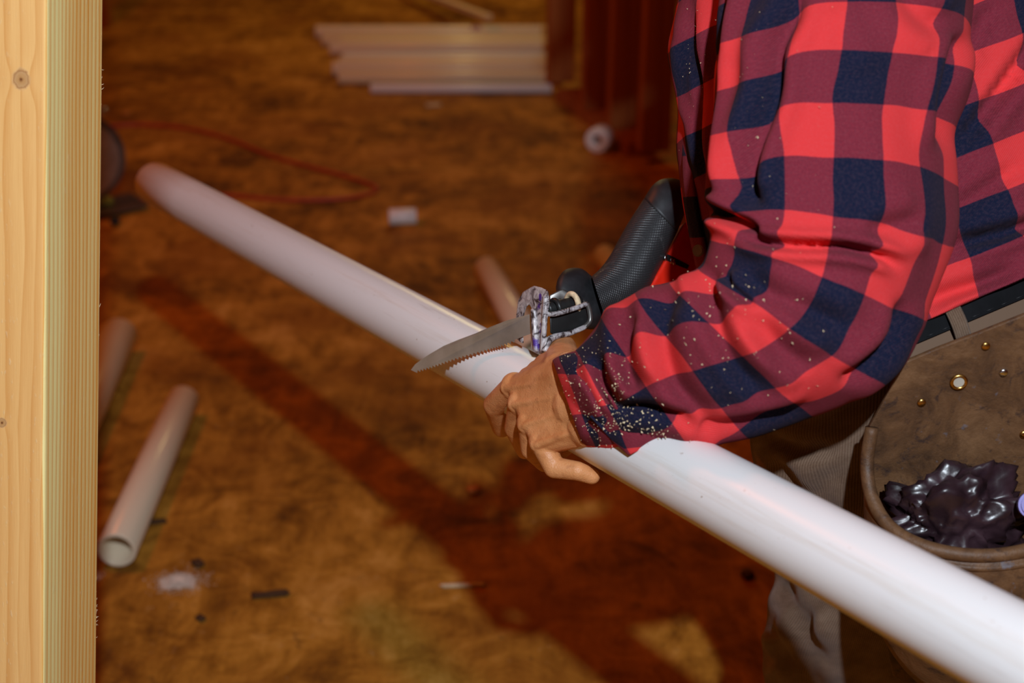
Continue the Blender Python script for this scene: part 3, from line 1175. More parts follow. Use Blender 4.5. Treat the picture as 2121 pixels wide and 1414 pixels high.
link('plunger_ring', mesh('plunger_ring', v, f), M['chip'], saw)
cc = V(1150, 638, 1.236)
v, f = sweep([cc + a_ * (0.0072 * math.cos(t)) + b_ * (0.0072 * math.sin(t)) for t in np.linspace(0, 2 * math.pi, 28, endpoint=False)], 0.0022, 10, closed=True)
link('blade_clamp', mesh('blade_clamp', v, f), M['dark_metal'], saw)
# shoe: inverted U plate, glue-daubed
def shz(x, y=0): return 1.254 - (x - 1070) * 0.0007


outer = [(1069, 700), (1069, 655), (1073, 622), (1083, 604), (1106, 591), (1122, 595), (1136, 602), (1138, 628), (1134, 660), (1131, 700), (1128, 731), (1113, 733), (1100, 724),
         (1100, 690), (1101, 655), (1101, 638), (1097, 630), (1091, 634), (1086, 650), (1083, 690), (1085, 712), (1077, 708)]
me = extrude_px('shoe', outer, shz, 0.014, 0.0016, 2)
link('shoe', me, M['chipped'], saw)
bar('shoe_rib', [V(1106, 640, shz(1106) - .001), V(1108, 680, shz(1108) - .002), V(1112, 728, shz(1112) - .001)], 0.0030, M['chipped'], saw)
bar('shoe_rib', [V(1131, 612, shz(1131) - .001), V(1128, 660, shz(1128) - .002), V(1124, 728, shz(1124) - .001)], 0.0026, M['chipped'], saw)
# blade with teeth
def blz(x, y=0): return 1.302 - 0.066 * (x - 851) / 254.0


spine = [(851, 766), (860, 754), (872, 745), (890, 733), (919, 716), (950, 703), (985, 690), (1015, 677), (1048, 664), (1080, 655), (1112, 646)]
low = catmull([(1112, 686), (1078, 699), (1040, 713), (1010, 722), (970, 733), (930, 745), (895, 757), (862, 767)], 76)
poly = list(spine)
for i, (x, y) in enumerate(low):
    if x < 1070 and i % 2:
        poly.append((x + 2.2, y + 5.0))
    else:
        poly.append((x, y))
me = extrude_px('saw_blade', poly, blz, 0.0012)
link('saw_blade', me, M['steel'], saw, smooth=False)

# ------------------------------------------------------------------ the person
hip = Vector((0.40, 1.06, 0.0))

# left hand gripping the pipe
def on_pipe(px_, ang, rad):
    """point at radius `rad` from the pipe axis; ang 0 faces us, 90 the lower edge, 180 the far side"""
    c = V(px_, pipe_y(px_), pipe_z(px_))
    view = (c - CAM).normalized()
    e_f = -(view - pd * view.dot(pd)).normalized()
    e_l = pd.cross(e_f).normalized()
    if e_l.dot(UP) > 0: e_l = -e_l
    a = math.radians(ang)
    return c + e_f * (math.cos(a) * rad) + e_l * (math.sin(a) * rad)


R0 = PIPE_R
H = []
# knuckles and joints (photo px, depth)
wrist = V(1208, 838, 1.148)
wr_lo = V(1222, 880, 1.142)
wr_hi = V(1188, 782, 1.156)
I = [V(1066, 800, 1.222), V(1026, 838, 1.262), V(1040, 884, 1.305)]
I.append(on_pipe(1078, 165, R0 + 0.010))
Mi = [V(1080, 834, 1.203), V(1067, 886, 1.232), V(1088, 931, 1.262)]
Mi.append(on_pipe(1120, 165, R0 + 0.010))
Rg = [V(1098, 876, 1.186), V(1100, 930, 1.203), V(1128, 958, 1.228)]
Rg.append(on_pipe(1160, 160, R0 + 0.010))
Pk = [V(1122, 915, 1.170), V(1148, 968, 1.166), V(1196, 975, 1.158), V(1226, 986, 1.160)]
for J, rs in ((I, (.0116, .0108, .0096, .0084)), (Mi, (.0112, .0096, .0086, .0076)), (Rg, (.0108, .0090, .0082, .0072)), (Pk, (.0102, .0090, .0080, .0068))):
    for k in range(3):
        H.append((J[k], J[k + 1], rs[k], rs[k + 1]))
    # knuckle pad
    H.append((J[0], J[0], rs[0] * 1.08, rs[0] * 1.08))
# palm: a fan of metacarpals blended into one smooth back of the hand
T = [V(1166, 776, 1.172), on_pipe(1122, -84, R0 + 0.0135), on_pipe(1098, -128, R0 + 0.0105), on_pipe(1078, -170, R0 + 0.0095)]
KN = catmull([tuple(J[0]) for J in (I, Mi, Rg, Pk)], 19)
WN = catmull([tuple(p) for p in (wr_hi, (wr_hi + wrist) / 2, wrist, wr_lo)], 19)
for q_, (k_, w_) in enumerate(zip(KN, WN)):
    a, b = Vector(w_), Vector(k_)
    rw_ = .0225 - .0050 * (q_ / 18.0) ** 2
    H.append((a + FW * .004, b + (a - b) * 0.07, rw_, .0105))
    H.append((a + FW * .010, b + (a - b) * 0.20 + FW * .006, rw_, .0110))
for t in np.linspace(0, 1, 7):                       # web between thumb and forefinger
    a = wr_hi + (T[0] - wr_hi) * t
    b = (I[0] + (wr_hi - I[0]) * (.10 + .35 * t)) * (1 - t) + T[1] * t
    H.append((a + FW * .004, b, .0200, .0108 + .002 * t))
for t in np.linspace(0, 1, 5):                       # heel on the little-finger side
    H.append((wr_lo + FW * .012, Pk[0] + (Pk[1] - Pk[0]) * (.12 * t) + FW * (.004 + .008 * t), .0155, .0112))
# tendons, knuckles and veins standing out on the back of the hand


def back_pt(sx, f):
    """point on the back of the hand: sx 0 forefinger .. 1 little finger, f 0 knuckle .. 1 wrist"""
    k_ = Vector(KN[int(round(sx * 18))]); w_ = Vector(WN[int(round(sx * 18))])
    r = .0105 + (.0215 - .0040 * sx * sx - .0105) * f
    ax_ = (w_ - k_).normalized()
    n_k = -(FW - ax_ * FW.dot(ax_)).normalized()
    return k_ + (w_ - k_) * f + FW * (.004 * f) + n_k * (r - .0015)


for sx in (0.0, 0.333, 0.667, 1.0):
    P_ = [back_pt(sx, f) for f in (0.04, 0.3, 0.55, 0.8)]
    for k in range(3):
        H.append((P_[k], P_[k + 1], (.0040, .0034, .0030)[k], (.0034, .0030, .0024)[k]))
    H.append((back_pt(sx, 0.02) + FW * .004, back_pt(sx, 0.02) + FW * .004, .0064, .0064))
for path in (((.16, .25), (.28, .45), (.45, .62), (.50, .85)), ((.84, .22), (.78, .42), (.62, .58), (.50, .72)), ((.50, .18), (.55, .38), (.62, .58))):
    P_ = [back_pt(a, b) for (a, b) in path]
    for k in range(len(P_) - 1):
        H.append((P_[k], P_[k + 1], .0021, .0021))
for k, (a, b) in enumerate(((.0165, .0130), (.0125, .0108), (.0106, .0086))):
    H.append((T[k], T[k + 1], a, b))
# wrist and forearm going up the sleeve
elb = V(1760, 690, 1.085)
H.append((wrist + FW * .006, V(1290, 815, 1.128), .0255, .0285))
H.append((wr_lo, V(1290, 835, 1.128), .0190, .0230))
H.append((wr_hi, V(1285, 790, 1.130), .0180, .0230))
hv, hf = fuse(H, 0.0011, 4, 0.5)

# right hand on the saw's rear handle (behind the body)
H2 = []
pc = V(1600, 505, 1.52)
rw = V(1700, 560, 1.60)
for k in range(4):
    b0 = V(1585 + 4 * k, 440 + 34 * k, 1.555)
    b1 = V(1560 + 4 * k, 436 + 34 * k, 1.500)
    b2 = V(1590 + 4 * k, 434 + 34 * k, 1.478)
    b3 = V(1625 + 4 * k, 436 + 34 * k, 1.490)
    for (p, q2, r1, r2) in ((b0, b1, .0105, .0095), (b1, b2, .0095, .0085), (b2, b3, .0085, .0072), (rw, b0, .019, .012)):
        H2.append((p, q2, r1, r2))
H2.append((rw, V(1650, 430, 1.56), .016, .012))
H2.append((V(1650, 430, 1.56), V(1640, 415, 1.505), .0115, .0100))
H2.append((V(1640, 415, 1.505), V(1610, 412, 1.480), .0100, .0085))
H2.append((rw, V(1800, 600, 1.66), .026, .032))
h2v, h2f = fuse(H2, 0.003, 4)

# the rest of the body (inside the clothes) and the head
B_ = []
shl = V(1760, -330, 1.16)
shr = V(1820, -330, 1.46)
elr = V(1980, 560, 1.66)
B_.append((V(1290, 812, 1.128), elb, .026, .036))
B_.append((elb, shl, .036, .046))
B_.append((V(1800, 600, 1.66), elr, .030, .036))
B_.append((elr, shr, .036, .046))
ch = V(1830, -60, 1.30)
pel = V(1980, 680, 1.28)
neck = V(1760, -520, 1.28)
B_.append((pel, ch, .085, .095))
B_.append((shl, shr, .05, .05))
B_.append((ch, (shl + shr) / 2, .10, .06))
B_.append(((shl + shr) / 2, neck, .055, .055))
hd = neck + Vector((-0.055, 0.0, 0.13))
B_ += [(hd + Vector((0.02, 0, 0.03)), hd + Vector((-0.02, 0, 0.02)), .092, .088), (hd + Vector((-0.02, 0, -0.02)), hd + Vector((-0.055, 0, -0.075)), .072, .042),
       (neck, hd, .055, .06),
       (hd + Vector((-0.098, 0, -0.005)), hd + Vector((-0.122, 0, -0.036)), .009, .013),
       (hd + Vector((-0.092, -0.03, 0.012)), hd + Vector((-0.092, 0.03, 0.012)), .013, .013),
       (hd + Vector((-0.088, -0.018, -0.064)), hd + Vector((-0.088, 0.018, -0.064)), .010, .010),
       (hd + Vector((0.008, -0.088, 0.01)), hd + Vector((0.002, -0.088, -0.03)), .014, .011),
       (hd + Vector((0.008, 0.088, 0.01)), hd + Vector((0.002, 0.088, -0.03)), .014, .011)]
lh = V(1980, 800, 1.27); rh = V(1990, 740, 1.46)
knl, anl = V(1830, 1350, 1.46), V(1785, 1680, 1.66)
knr, anr = V(1960, 1290, 1.63), V(1930, 1590, 1.83)
B_ += [(lh, knl, .075, .055), (knl, anl, .05, .04), (rh, knr, .075, .055), (knr, anr, .05, .04), (lh, rh, .08, .08), (pel, (lh + rh) / 2, .085, .09)]
bv, bf = fuse(B_, 0.008, 4)
allv = list(hv); allf = list(hf)
for (v_, f_) in ((h2v, h2f), (bv, bf)):
    o_ = len(allv)
    allv += v_
    allf += [tuple(k + o_ for k in x) for x in f_]
person = link('person', mesh('person', allv, allf), M['skin'])
tag(person, 'person in a red and navy checked flannel shirt sawing a white pipe', 'person')

# hair
hv2 = [(hd + Vector((0.03, 0, 0.035)), hd + Vector((-0.01, 0, 0.045)), .097, .090), (hd + Vector((0.045, 0, -0.01)), hd + Vector((0.05, 0, -0.06)), .075, .055)]
v_, f_ = fuse(hv2, 0.005, 4)
link('hair', mesh('hair', v_, f_), M['hair'], person)

# ---- shirt body
tilt0 = 0.10
tors = [
    (1600, -560, 2060, -700, 1.27, .075, 0),
    (1490, -470, 2230, -690, 1.27, .130, 0),
    (1432, -330, 2310, -640, 1.27, .165, .05),
    (1412, -150, 2340, -520, 1.27, .165, .05),
    (1412, 0, 2340, -390, 1.27, .160, .05),
    (1395, 105, 2340, -290, 1.27, .155, .05),
    (1408, 210, 2345, -200, 1.27, .152, .05),
    (1405, 310, 2350, -100, 1.27, .150, .05),
    (1410, 400, 2365, -5, 1.27, .150, .05),
    (1430, 490, 2385, 90, 1.27, .150, .05),
    (1455, 560, 2410, 175, 1.27, .152, .05),
    (1490, 650, 2440, 265, 1.27, .158, .03),
    (1530, 745, 2465, 345, 1.27, .156, .0),
    (1560, 812, 2477, 410, 1.27, .164, .0),
    (1562, 822, 2478, 420, 1.27, .160, .0),
]
tfolds = [
    ([(1960, 508), (2040, 492), (2121, 468), (2240, 430)], 12, .018, .008),
    ([(1980, 320), (2040, 230), (2100, 150), (2170, 40)], 15, .016, .009),
    ([(2060, 0), (2030, 60), (2010, 110), (1990, 160)], 16, .010, .006),
    ([(1900, 640), (1960, 610), (2040, 585), (2121, 545)], 16, .010, .005),
    ([(1960, 650), (2020, 628), (2075, 600)], 8, .006, .004),
    ([(1445, -60), (1440, 80), (1452, 180), (1455, 300), (1470, 420)], 9, .008, .006),
    ([(1425, 60), (1428, 160), (1440, 260)], 7, .006, .004),
    ([(2121, 330), (2060, 380), (2000, 420), (1970, 440)], 16, .006, .005),
]
me, tq, tn = loft('shirt', tors, 150, 160, tfolds, nz=((9.0, .013, 1.0, (1.0, 0.5)), (24.0, .005, 2.0, (1.0, 0.6))), ru=0.165)
shirt = link('shirt', me, M['plaid_torso'], person)
shirt['label'] = 'red and navy buffalo-check flannel shirt'

# ---- near sleeve
slv = [
    (1520, -400, 1985, -400, 1.150, .062, .1),
    (1505, -200, 2015, -200, 1.130, .078, .2),
    (1500, -60, 2012, -60, 1.115, .084, .25),
    (1490, 60, 2008, 50, 1.105, .086, .26),
    (1474, 170, 2000, 160, 1.095, .086, .26),
    (1468, 270, 1972, 270, 1.085, .084, .24),
    (1466, 350, 1976, 380, 1.078, .082, .20),
    (1470, 415, 1974, 480, 1.072, .080, .15),
    (1474, 465, 1948, 575, 1.068, .078, .10),
    (1470, 508, 1905, 680, 1.066, .076, .05),
    (1456, 545, 1850, 768, 1.066, .074, .0),
    (1425, 575, 1758, 828, 1.068, .072, -.04),
    (1380, 588, 1664, 864, 1.072, .068, -.06),
    (1326, 600, 1570, 892, 1.079, .062, -.06),
    (1280, 626, 1484, 910, 1.089, .056, -.06),
    (1242, 676, 1406, 922, 1.102, .050, -.04),
    (1202, 716, 1338, 930, 1.116, .044, -.02),
    (1172, 734, 1275, 935, 1.130, .040, .0),
    (1158, 742, 1240, 932, 1.140, .036, .0),
]
sfolds = [
    ([(1452, 425), (1490, 442), (1535, 462), (1585, 486)], 11, .020, .007),
    ([(1505, 478), (1570, 500), (1650, 508), (1740, 512), (1820, 528), (1880, 560)], 10, .014, .008),
    ([(1512, -150), (1508, 0), (1494, 90), (1480, 150), (1474, 260), (1476, 360), (1482, 420)], 10, .015, .009),
    ([(1660, -60), (1640, 30), (1604, 100), (1596, 190), (1562, 290), (1548, 390), (1580, 450)], 18, .014, .010),
    ([(1990, 60), (1970, 130), (1955, 220), (1965, 330)], 16, .010, .006),
    ([(1850, -40), (1900, 30), (1950, 60)], 22, .006, .005),
    ([(1480, 540), (1470, 600), (1490, 690), (1540, 770), (1600, 820)], 18, .008, .008),
    ([(1400, 596), (1370, 660), (1390, 760), (1440, 840), (1510, 880)], 18, .008, .007),
    ([(1320, 640), (1295, 700), (1300, 760), (1330, 820)], 14, .009, .008),
    ([(1240, 730), (1244, 775), (1262, 815), (1285, 850)], 11, .017, .006),
    ([(1270, 850), (1330, 846), (1390, 858), (1450, 880)], 12, .013, .006),
    ([(1530, 560), (1600, 610), (1690, 650), (1780, 690)], 22, .006, .005),
    ([(1560, 640), (1620, 720), (1690, 770)], 22, .006, .005),
    ([(1880, 610), (1860, 700), (1800, 760), (1730, 800)], 16, .009, .005),
    ([(1500, 560), (1520, 600), (1570, 640)], 9, .008, .005),
    ([(1700, 840), (1600, 868), (1500, 880), (1420, 890)], 12, .007, .005),
    ([(1790, 480), (1850, 470), (1920, 450)], 20, .005, .004),
    ([(1720, 0), (1760, 60), (1790, 170)], 40, -.006, 0),
]


def sleeve_shift(px, py):              # cloth taken up in the long fold on the upper arm
    g = 1 / (1 + np.exp((px - 1600 + (py - 200) * 0.22) / 16.0)) * np.clip((470 - py) / 60, 0, 1)
    return g * 0.006, -0.020 * g


me, sq, sn = loft('sleeve', slv, 240, 150, sfolds, nz=((10.0, .008, 5.0, (1.0, 0.6)), (28.0, .0042, 6.0, (1.0, 0.7))), uvshift=sleeve_shift)
sleeve = link('sleeve', me, M['plaid'], shirt)
# cuff: a doubled band round the wrist
cuf = [
    (1196, 724, 1330, 925, 1.124, .0455, .0),
    (1178, 727, 1286, 936, 1.130, .0445, .0),
    (1162, 731, 1250, 936, 1.138, .0420, .0),
    (1150, 736, 1222, 932, 1.146, .0395, .02),
    (1143, 742, 1208, 926, 1.152, .0360, .02),
    (1146, 746, 1209, 922, 1.152, .0330, .02),
]
cfolds = [([(1190, 760), (1230, 790), (1250, 830), (1262, 870)], 10, .009, .005), ([(1160, 800), (1200, 850), (1240, 900)], 12, .004, .004)]
me, cq, cn = loft('cuff', cuf, 60, 110, cfolds, nz=((22.0, .004, 9.0, (1.0, 0.7)),))
cuff = link('cuff', me, M['plaid_cuff'], shirt)
sol = cuff.modifiers.new('thick', 'SOLIDIFY'); sol.thickness = 0.0016; sol.offset = -1
# unbuttoned cuff corner hanging over the pipe
fp = [(1222, 862), (1262, 850), (1330, 878), (1400, 905), (1452, 905)]
fq = [(1262, 906), (1284, 918), (1322, 925), (1372, 922), (1420, 918)]
fr = [(1268, 914), (1302, 943), (1330, 930), (1376, 927), (1412, 920)]
rowsP = []
NU, NV = 40, 16
for j in range(NV + 1):
    t = j / NV
    row = []
    for i in range(NU + 1):
        s = i / NU
        a = catmull(fp, NU + 1)[i] if j == 0 and False else None
        row.append(None)
    rowsP.append(row)
ca, cb, cc_ = catmull(fp, NU + 1), catmull(fq, NU + 1), np.array([np.interp(np.linspace(0, 4, NU + 1), range(5), [p[k] for p in fr]) for k in (0, 1)]).T
vs, fs, uv = [], [], []
for j in range(NV + 1):
    t = j / NV
    for i in range(NU + 1):
        p = (1 - t) ** 2 * ca[i] + 2 * t * (1 - t) * cb[i] + t * t * cc_[i]
        s = i / NU
        z = 1.088 - 0.016 * s + 0.004 * math.sin(s * 9 + t * 2) + 0.004 * t
        vs.append(V(p[0], p[1], z))
for j in range(NV):
    for i in range(NU):
        fs.append((j * (NU + 1) + i, (j + 1) * (NU + 1) + i, (j + 1) * (NU + 1) + i + 1, j * (NU + 1) + i + 1))
        for (jj, ii) in ((j, i), (j + 1, i), (j + 1, i + 1), (j, i + 1)):
            uv.append((ii / NU * 0.085 + .02, jj / NV * 0.04))
flap = link('cuff_flap', mesh('cuff_flap', vs, fs, uv), M['plaid_cuff'], cuff)
sol = flap.modifiers.new('thick', 'SOLIDIFY'); sol.thickness = 0.0016; sol.offset = -1

# ---- far sleeve, mostly behind the body
fsl = [
    (1700, -420, 2000, -420, 1.44, .06, 0),
    (1660, -200, 2080, -230, 1.50, .075, 0),
    (1740, 150, 2160, 100, 1.58, .078, 0),
    (1800, 400, 2150, 420, 1.65, .072, 0),
    (1830, 500, 2060, 680, 1.67, .066, 0),
    (1790, 510, 1900, 690, 1.66, .058, 0),
    (1725, 500, 1790, 660, 1.62, .046, 0),
    (1690, 500, 1740, 640, 1.60, .040, 0),
]
me, _, _ = loft('sleeve', fsl, 70, 60, (), nz=((12.0, .008, 12.0, (1, .6)),))
link('sleeve', me, M['plaid_torso'], shirt)

# placket edge with its buttons
plk = [(1436, -80), (1424, 20), (1412, 120), (1424, 200), (1424, 290), (1427, 380), (1440, 470), (1458, 560)]
P0 = catmull(plk, 60)
vs, fs, uv = [], [], []
for i, (x, y) in enumerate(P0):
    for k in range(6):
        xx = x - 16 + 32 * k / 5
        edge = math.sqrt(max(0.02, 1 - ((xx - (x - 26)) / 60 - 1) ** 2))
        vs.append(V(xx, y, 1.268 - 0.052 * edge - (0.004 if 0 < k < 5 else 0.0)))
for i in range(59):
    for k in range(5):
        fs.append((i * 6 + k, (i + 1) * 6 + k, (i + 1) * 6 + k + 1, i * 6 + k + 1))
        for (a, b) in ((i, k), (i + 1, k), (i + 1, k + 1), (i, k + 1)):
            uv.append((b * 0.005 + 0.02, a * 0.0052))
plc = link('placket', mesh('placket', vs, fs, uv), M['plaid_cuff'], shirt)
sol = plc.modifiers.new('thick', 'SOLIDIFY'); sol.thickness = 0.002
for (x, y) in ((1446, 519),):
    c0 = V(x, y, 1.200 if y > 400 else 1.205)
    nn = (CAM - c0).normalized() + Vector((-0.6, 0, 0))
    disc('button', c0, nn.normalized(), 0.0052, 0.0025, M['button'], shirt, seg=24, bev=0.0008)

# ---- trousers
near_leg = [
    (1549, 806, 2475, 404, 1.27, .140, .0),
    (1552, 840, 2480, 438, 1.27, .143, .0),
    (1560, 900, 2470, 560, 1.28, .148, .0),
    (1575, 985, 2400, 760, 1.295, .140, .0),
    (1594, 1080, 2290, 960, 1.325, .118, -.1),
    (1610, 1170, 2180, 1120, 1.365, .100, -.2),
    (1598, 1250, 2100, 1250, 1.405, .092, -.3),
    (1582, 1325, 2050, 1350, 1.455, .088, -.35),
    (1588, 1420, 2010, 1450, 1.515, .080, -.4),
    (1600, 1530, 1980, 1570, 1.58, .076, -.4),
    (1612, 1640, 1950, 1680, 1.65, .074, -.4),
    (1610, 1745, 1950, 1770, 1.72, .072, -.4),
]
pf = [
    ([(1612, 1180), (1650, 1250), (1690, 1330), (1740, 1414)], 14, 0.0060, 0.0048),
    ([(1700, 1230), (1672, 1300), (1680, 1380), (1700, 1450)], 16, 0.0072, 0.0054),
    ([(1600, 1290), (1630, 1340), (1640, 1420)], 10, 0.0048, 0.0036),
    ([(1820, 1230), (1860, 1330), (1880, 1420)], 20, 0.0048, 0.0036),
    ([(1600, 930), (1640, 1000), (1690, 1040)], 14, 0.0072, 0.0042),
    ([(1740, 960), (1700, 1020), (1720, 1080)], 16, 0.0048, 0.0042),
    ([(1590, 900), (1660, 930), (1740, 930)], 14, 0.0060, 0.0036),
    ([(1560, 1350), (1660, 1360), (1760, 1340)], 16, 0.0036, 0.0036),
]
me, lq, ln = loft('trousers', near_leg, 150, 140, pf, nz=((11.0, .008, 20.0, (1, .5)), (30.0, .003, 21.0, (1, .6))), ru=0.11)
trs = link('trousers', me, M['corduroy'], person)
trs['label'] = 'worn beige corduroy trousers'
fl_st = [(a + 170, b - 60, c_ - 60, d_ - 60, z + .17, rd, tl) for (a, b, c_, d_, z, rd, tl) in near_leg[4:]]
me, _, _ = loft('leg', fl_st, 90, 80, (), nz=((11.0, .009, 30.0, (1, .5)),), ru=0.11)
link('trouser_leg', me, M['corduroy'], trs)


# belt: a strap following the waist
def waist_ring(y_off, grow, rd_grow, n=96, t0=-math.pi, t1=math.pi):
    A = np.array(V(1549 - grow, 800 + y_off, 1.27)); B = np.array(V(2476 + grow, 398 + y_off, 1.27))
    C = (A + B) / 2; e1 = (B - A) / 2
    wv = C - CAMn; wv /= np.linalg.norm(wv)
    th = np.linspace(t0, t1, n, endpoint=(t1 - t0) < 6.2)
    return [Vector(C + e1 * math.sin(t) - wv * (0.1465 + rd_grow) * math.cos(t)) for t in th]


def strap(name, y0, y1, g, mat, parent, n=96, grow=.0100):
    r = [waist_ring(y0, g, .000, n), waist_ring(y0, g + 8, grow, n), waist_ring(y1, g + 8, grow, n), waist_ring(y1, g, .000, n)]
    vs = [p for row in r for p in row]
    fs = []
    for j in range(4):
        j2 = (j + 1) % 4
        for k in range(n):
            k2 = (k + 1) % n
            fs.append((j * n + k, j2 * n + k, j2 * n + k2, j * n + k2))
    return link(name, mesh(name, vs, fs), mat, parent, smooth=False)


belt = strap('belt', 8, 64, 4, M['belt'], person)
wb = strap('waistband', 50, 100, 0, M['corduroy'], trs, grow=.0065)
# stitched line along the belt's lower edge
ring = waist_ring(58, 13, .0106, 220)
vs, fs = [], []
for k in range(0, 219, 2):
    v_, f_ = sweep([ring[k], ring[k + 1]], 0.0003, 5)
    o_ = len(vs); vs += v_; fs += [tuple(i + o_ for i in x) for x in f_]
stt = link('stitching', mesh('stitching', vs, fs), M['rubber'], belt)
tag(stt, kind='stuff')


def belt_loop(pxx):
    top = None
    th = np.linspace(-1.2, 1.2, 400)
    best = None
    r0 = waist_ring(24, 16, .0115, 400, -1.2, 1.2)
    r1 = waist_ring(92, 16, .0105, 400, -1.2, 1.2)
    i0 = min(range(400), key=lambda i: abs(proj(np.array([r0[i]]))[0][0] - (pxx - 12)))
    i1 = min(range(400), key=lambda i: abs(proj(np.array([r1[i]]))[0][0] - (pxx + 8)))
    a, b = r0[i0], r1[i1]
    t = (r0[min(i0 + 3, 399)] - r0[max(i0 - 3, 0)]).normalized()
    nrm = (b - a).cross(t).normalized()
    if nrm.dot(CAM - a) < 0: nrm = -nrm
    hw = 0.0062
    vs, uv, fs = [], [], []
    for j in range(9):
        s = j / 8
        p = a + (b - a) * s + nrm * (0.003 * math.sin(s * math.pi) + 0.001)
        for k in range(5):
            vs.append(p + t * (hw * (k - 2) / 2))
    for j in range(8):
        for k in range(4):
            fs.append((j * 5 + k, (j + 1) * 5 + k, (j + 1) * 5 + k + 1, j * 5 + k + 1))
            for (jj, kk) in ((j, k), (j + 1, k), (j + 1, k + 1), (j, k + 1)):
                uv.append((kk * 0.0031, jj * 0.004))
    o = link('belt_loop', mesh('belt_loop', vs, fs, uv), M['corduroy'], trs)
    so = o.modifiers.new('thick', 'SOLIDIFY'); so.thickness = 0.0022; so.offset = 1


belt_loop(1985)
belt_loop(2300)

# ---- boots
for (bx, by) in ((anl.x, anl.y + 0.01), (anr.x, anr.y + 0.01)):
    st_ = []
    vs, fs = [], []
    NS = 24
    secs = [(0.085, 0.035, 0.02, 0.16), (0.07, 0.042, 0.0, 0.17), (0.02, 0.046, 0.0, 0.165), (-0.04, 0.045, 0.0, 0.12), (-0.09, 0.046, 0.0, 0.085), (-0.14, 0.046, 0.0, 0.068), (-0.175, 0.038, 0.004, 0.055), (-0.195, 0.018, 0.012, 0.035)]
    for (x, hw_, z0, z1) in secs:
        for k in range(NS):
            a = 2 * math.pi * k / NS
            zz = (z0 + z1) / 2 + (z1 - z0) / 2 * math.sin(a)
            vs.append(Vector((bx + x, by + hw_ * math.copysign(abs(math.cos(a)) ** 0.7, math.cos(a)), zz + 0.018)))
    for j in range(len(secs) - 1):
        for k in range(NS):
            k2 = (k + 1) % NS
            fs.append((j * NS + k, j * NS + k2, (j + 1) * NS + k2, (j + 1) * NS + k))
    fs.append(tuple(range(NS))[::-1]); fs.append(tuple((len(secs) - 1) * NS + k for k in range(NS)))
    bo = link('boot', mesh('boot', vs, fs), M['boot'], person)
    bm = bmesh.new()
    out = [(0.09, -0.036), (0.09, 0.036), (0.0, 0.040), (-0.1, 0.050), (-0.17, 0.042), (-0.2, 0.015), (-0.2, -0.015), (-0.17, -0.042), (-0.1, -0.050), (0.0, -0.040)]
    lo = [bm.verts.new((bx + x, by + y, 0.0005)) for (x, y) in out]
    hi = [bm.verts.new((bx + x, by + y, 0.024)) for (x, y) in out]
    bm.faces.new(lo); bm.faces.new(hi[::-1])
    for k in range(len(out)):
        k2 = (k + 1) % len(out)
        bm.faces.new((lo[k], hi[k], hi[k2], lo[k2]))
    link('sole', from_bm('sole', bm), M['sole'], bo, smooth=False)

# ---- sawdust clinging to the sleeve
def flecks(Q, N_, spots, name, parent, seed):
    rnd = random.Random(seed)
    px, py, _ = proj(Q)
    d = Q - CAMn
    fr_ = (N_ * d).sum(axis=1) < 0
    vs, fs = [], []
    for (cx, cy, sx, sy, n, smin, smax) in spots:
        for _i in range(n):
            x = rnd.gauss(cx, sx); y = rnd.gauss(cy, sy)
            dd_ = (px - x) ** 2 + (py - y) ** 2 + np.where(fr_, 0, 1e7)
            k = int(np.argmin(dd_))
            if dd_[k] > 200: continue
            nn = Vector(N_[k])
            p = Vector(Q[k]) + nn * 0.0006 + Vector((rnd.uniform(-1, 1), rnd.uniform(-1, 1), rnd.uniform(-1, 1))) * 0.0012
            s = rnd.uniform(smin, smax)
            e = [Vector((rnd.uniform(-1, 1), rnd.uniform(-1, 1), rnd.uniform(-1, 1))).normalized() * s * rnd.uniform(.5, 1.2) for _k in range(4)]
            o_ = len(vs)
            vs += [p + q_ for q_ in e]
            fs += [(o_, o_ + 1, o_ + 2), (o_ + 1, o_ + 2, o_ + 3), (o_ + 2, o_, o_ + 3), (o_, o_ + 1, o_ + 3)]
    o = link(name, mesh(name, vs, fs), M['chip'], parent, smooth=False)
    return tag(o, kind='stuff')


flecks(sq, sn, [(1500, 700, 110, 110, 120, .0007, .0015), (1275, 830, 16, 40, 170, .0006, .0014), (1330, 890, 40, 22, 150, .0007, .0017), (1560, 180, 50, 150, 40, .0006, .0012), (1480, 600, 30, 30, 20, .0008, .0016), (1650, 200, 120, 150, 16, .0005, .001), (1250, 760, 40, 40, 80, .0005, .0011)], 'sawdust', sleeve, 3)
flecks(cq, cn, [(1190, 800, 30, 50, 160, .0004, .0011), (1235, 850, 20, 40, 140, .0005, .0012)], 'sawdust', cuff, 4)
flecks(tq, tn, [(1430, 100, 18, 110, 60, .0005, .0011)], 'sawdust', shirt, 5)

# ------------------------------------------------------------------ leather tool pouch
PN = Vector((-0.06, -1.0, -0.016)).normalized()
PP = V(1960, 850, 1.112)


def onp(px, py, off=0.0):
    r = ray(px, py)
    t = ((PP + PN * off) - CAM).dot(PN) / r.dot(PN)
    return CAM + r * t


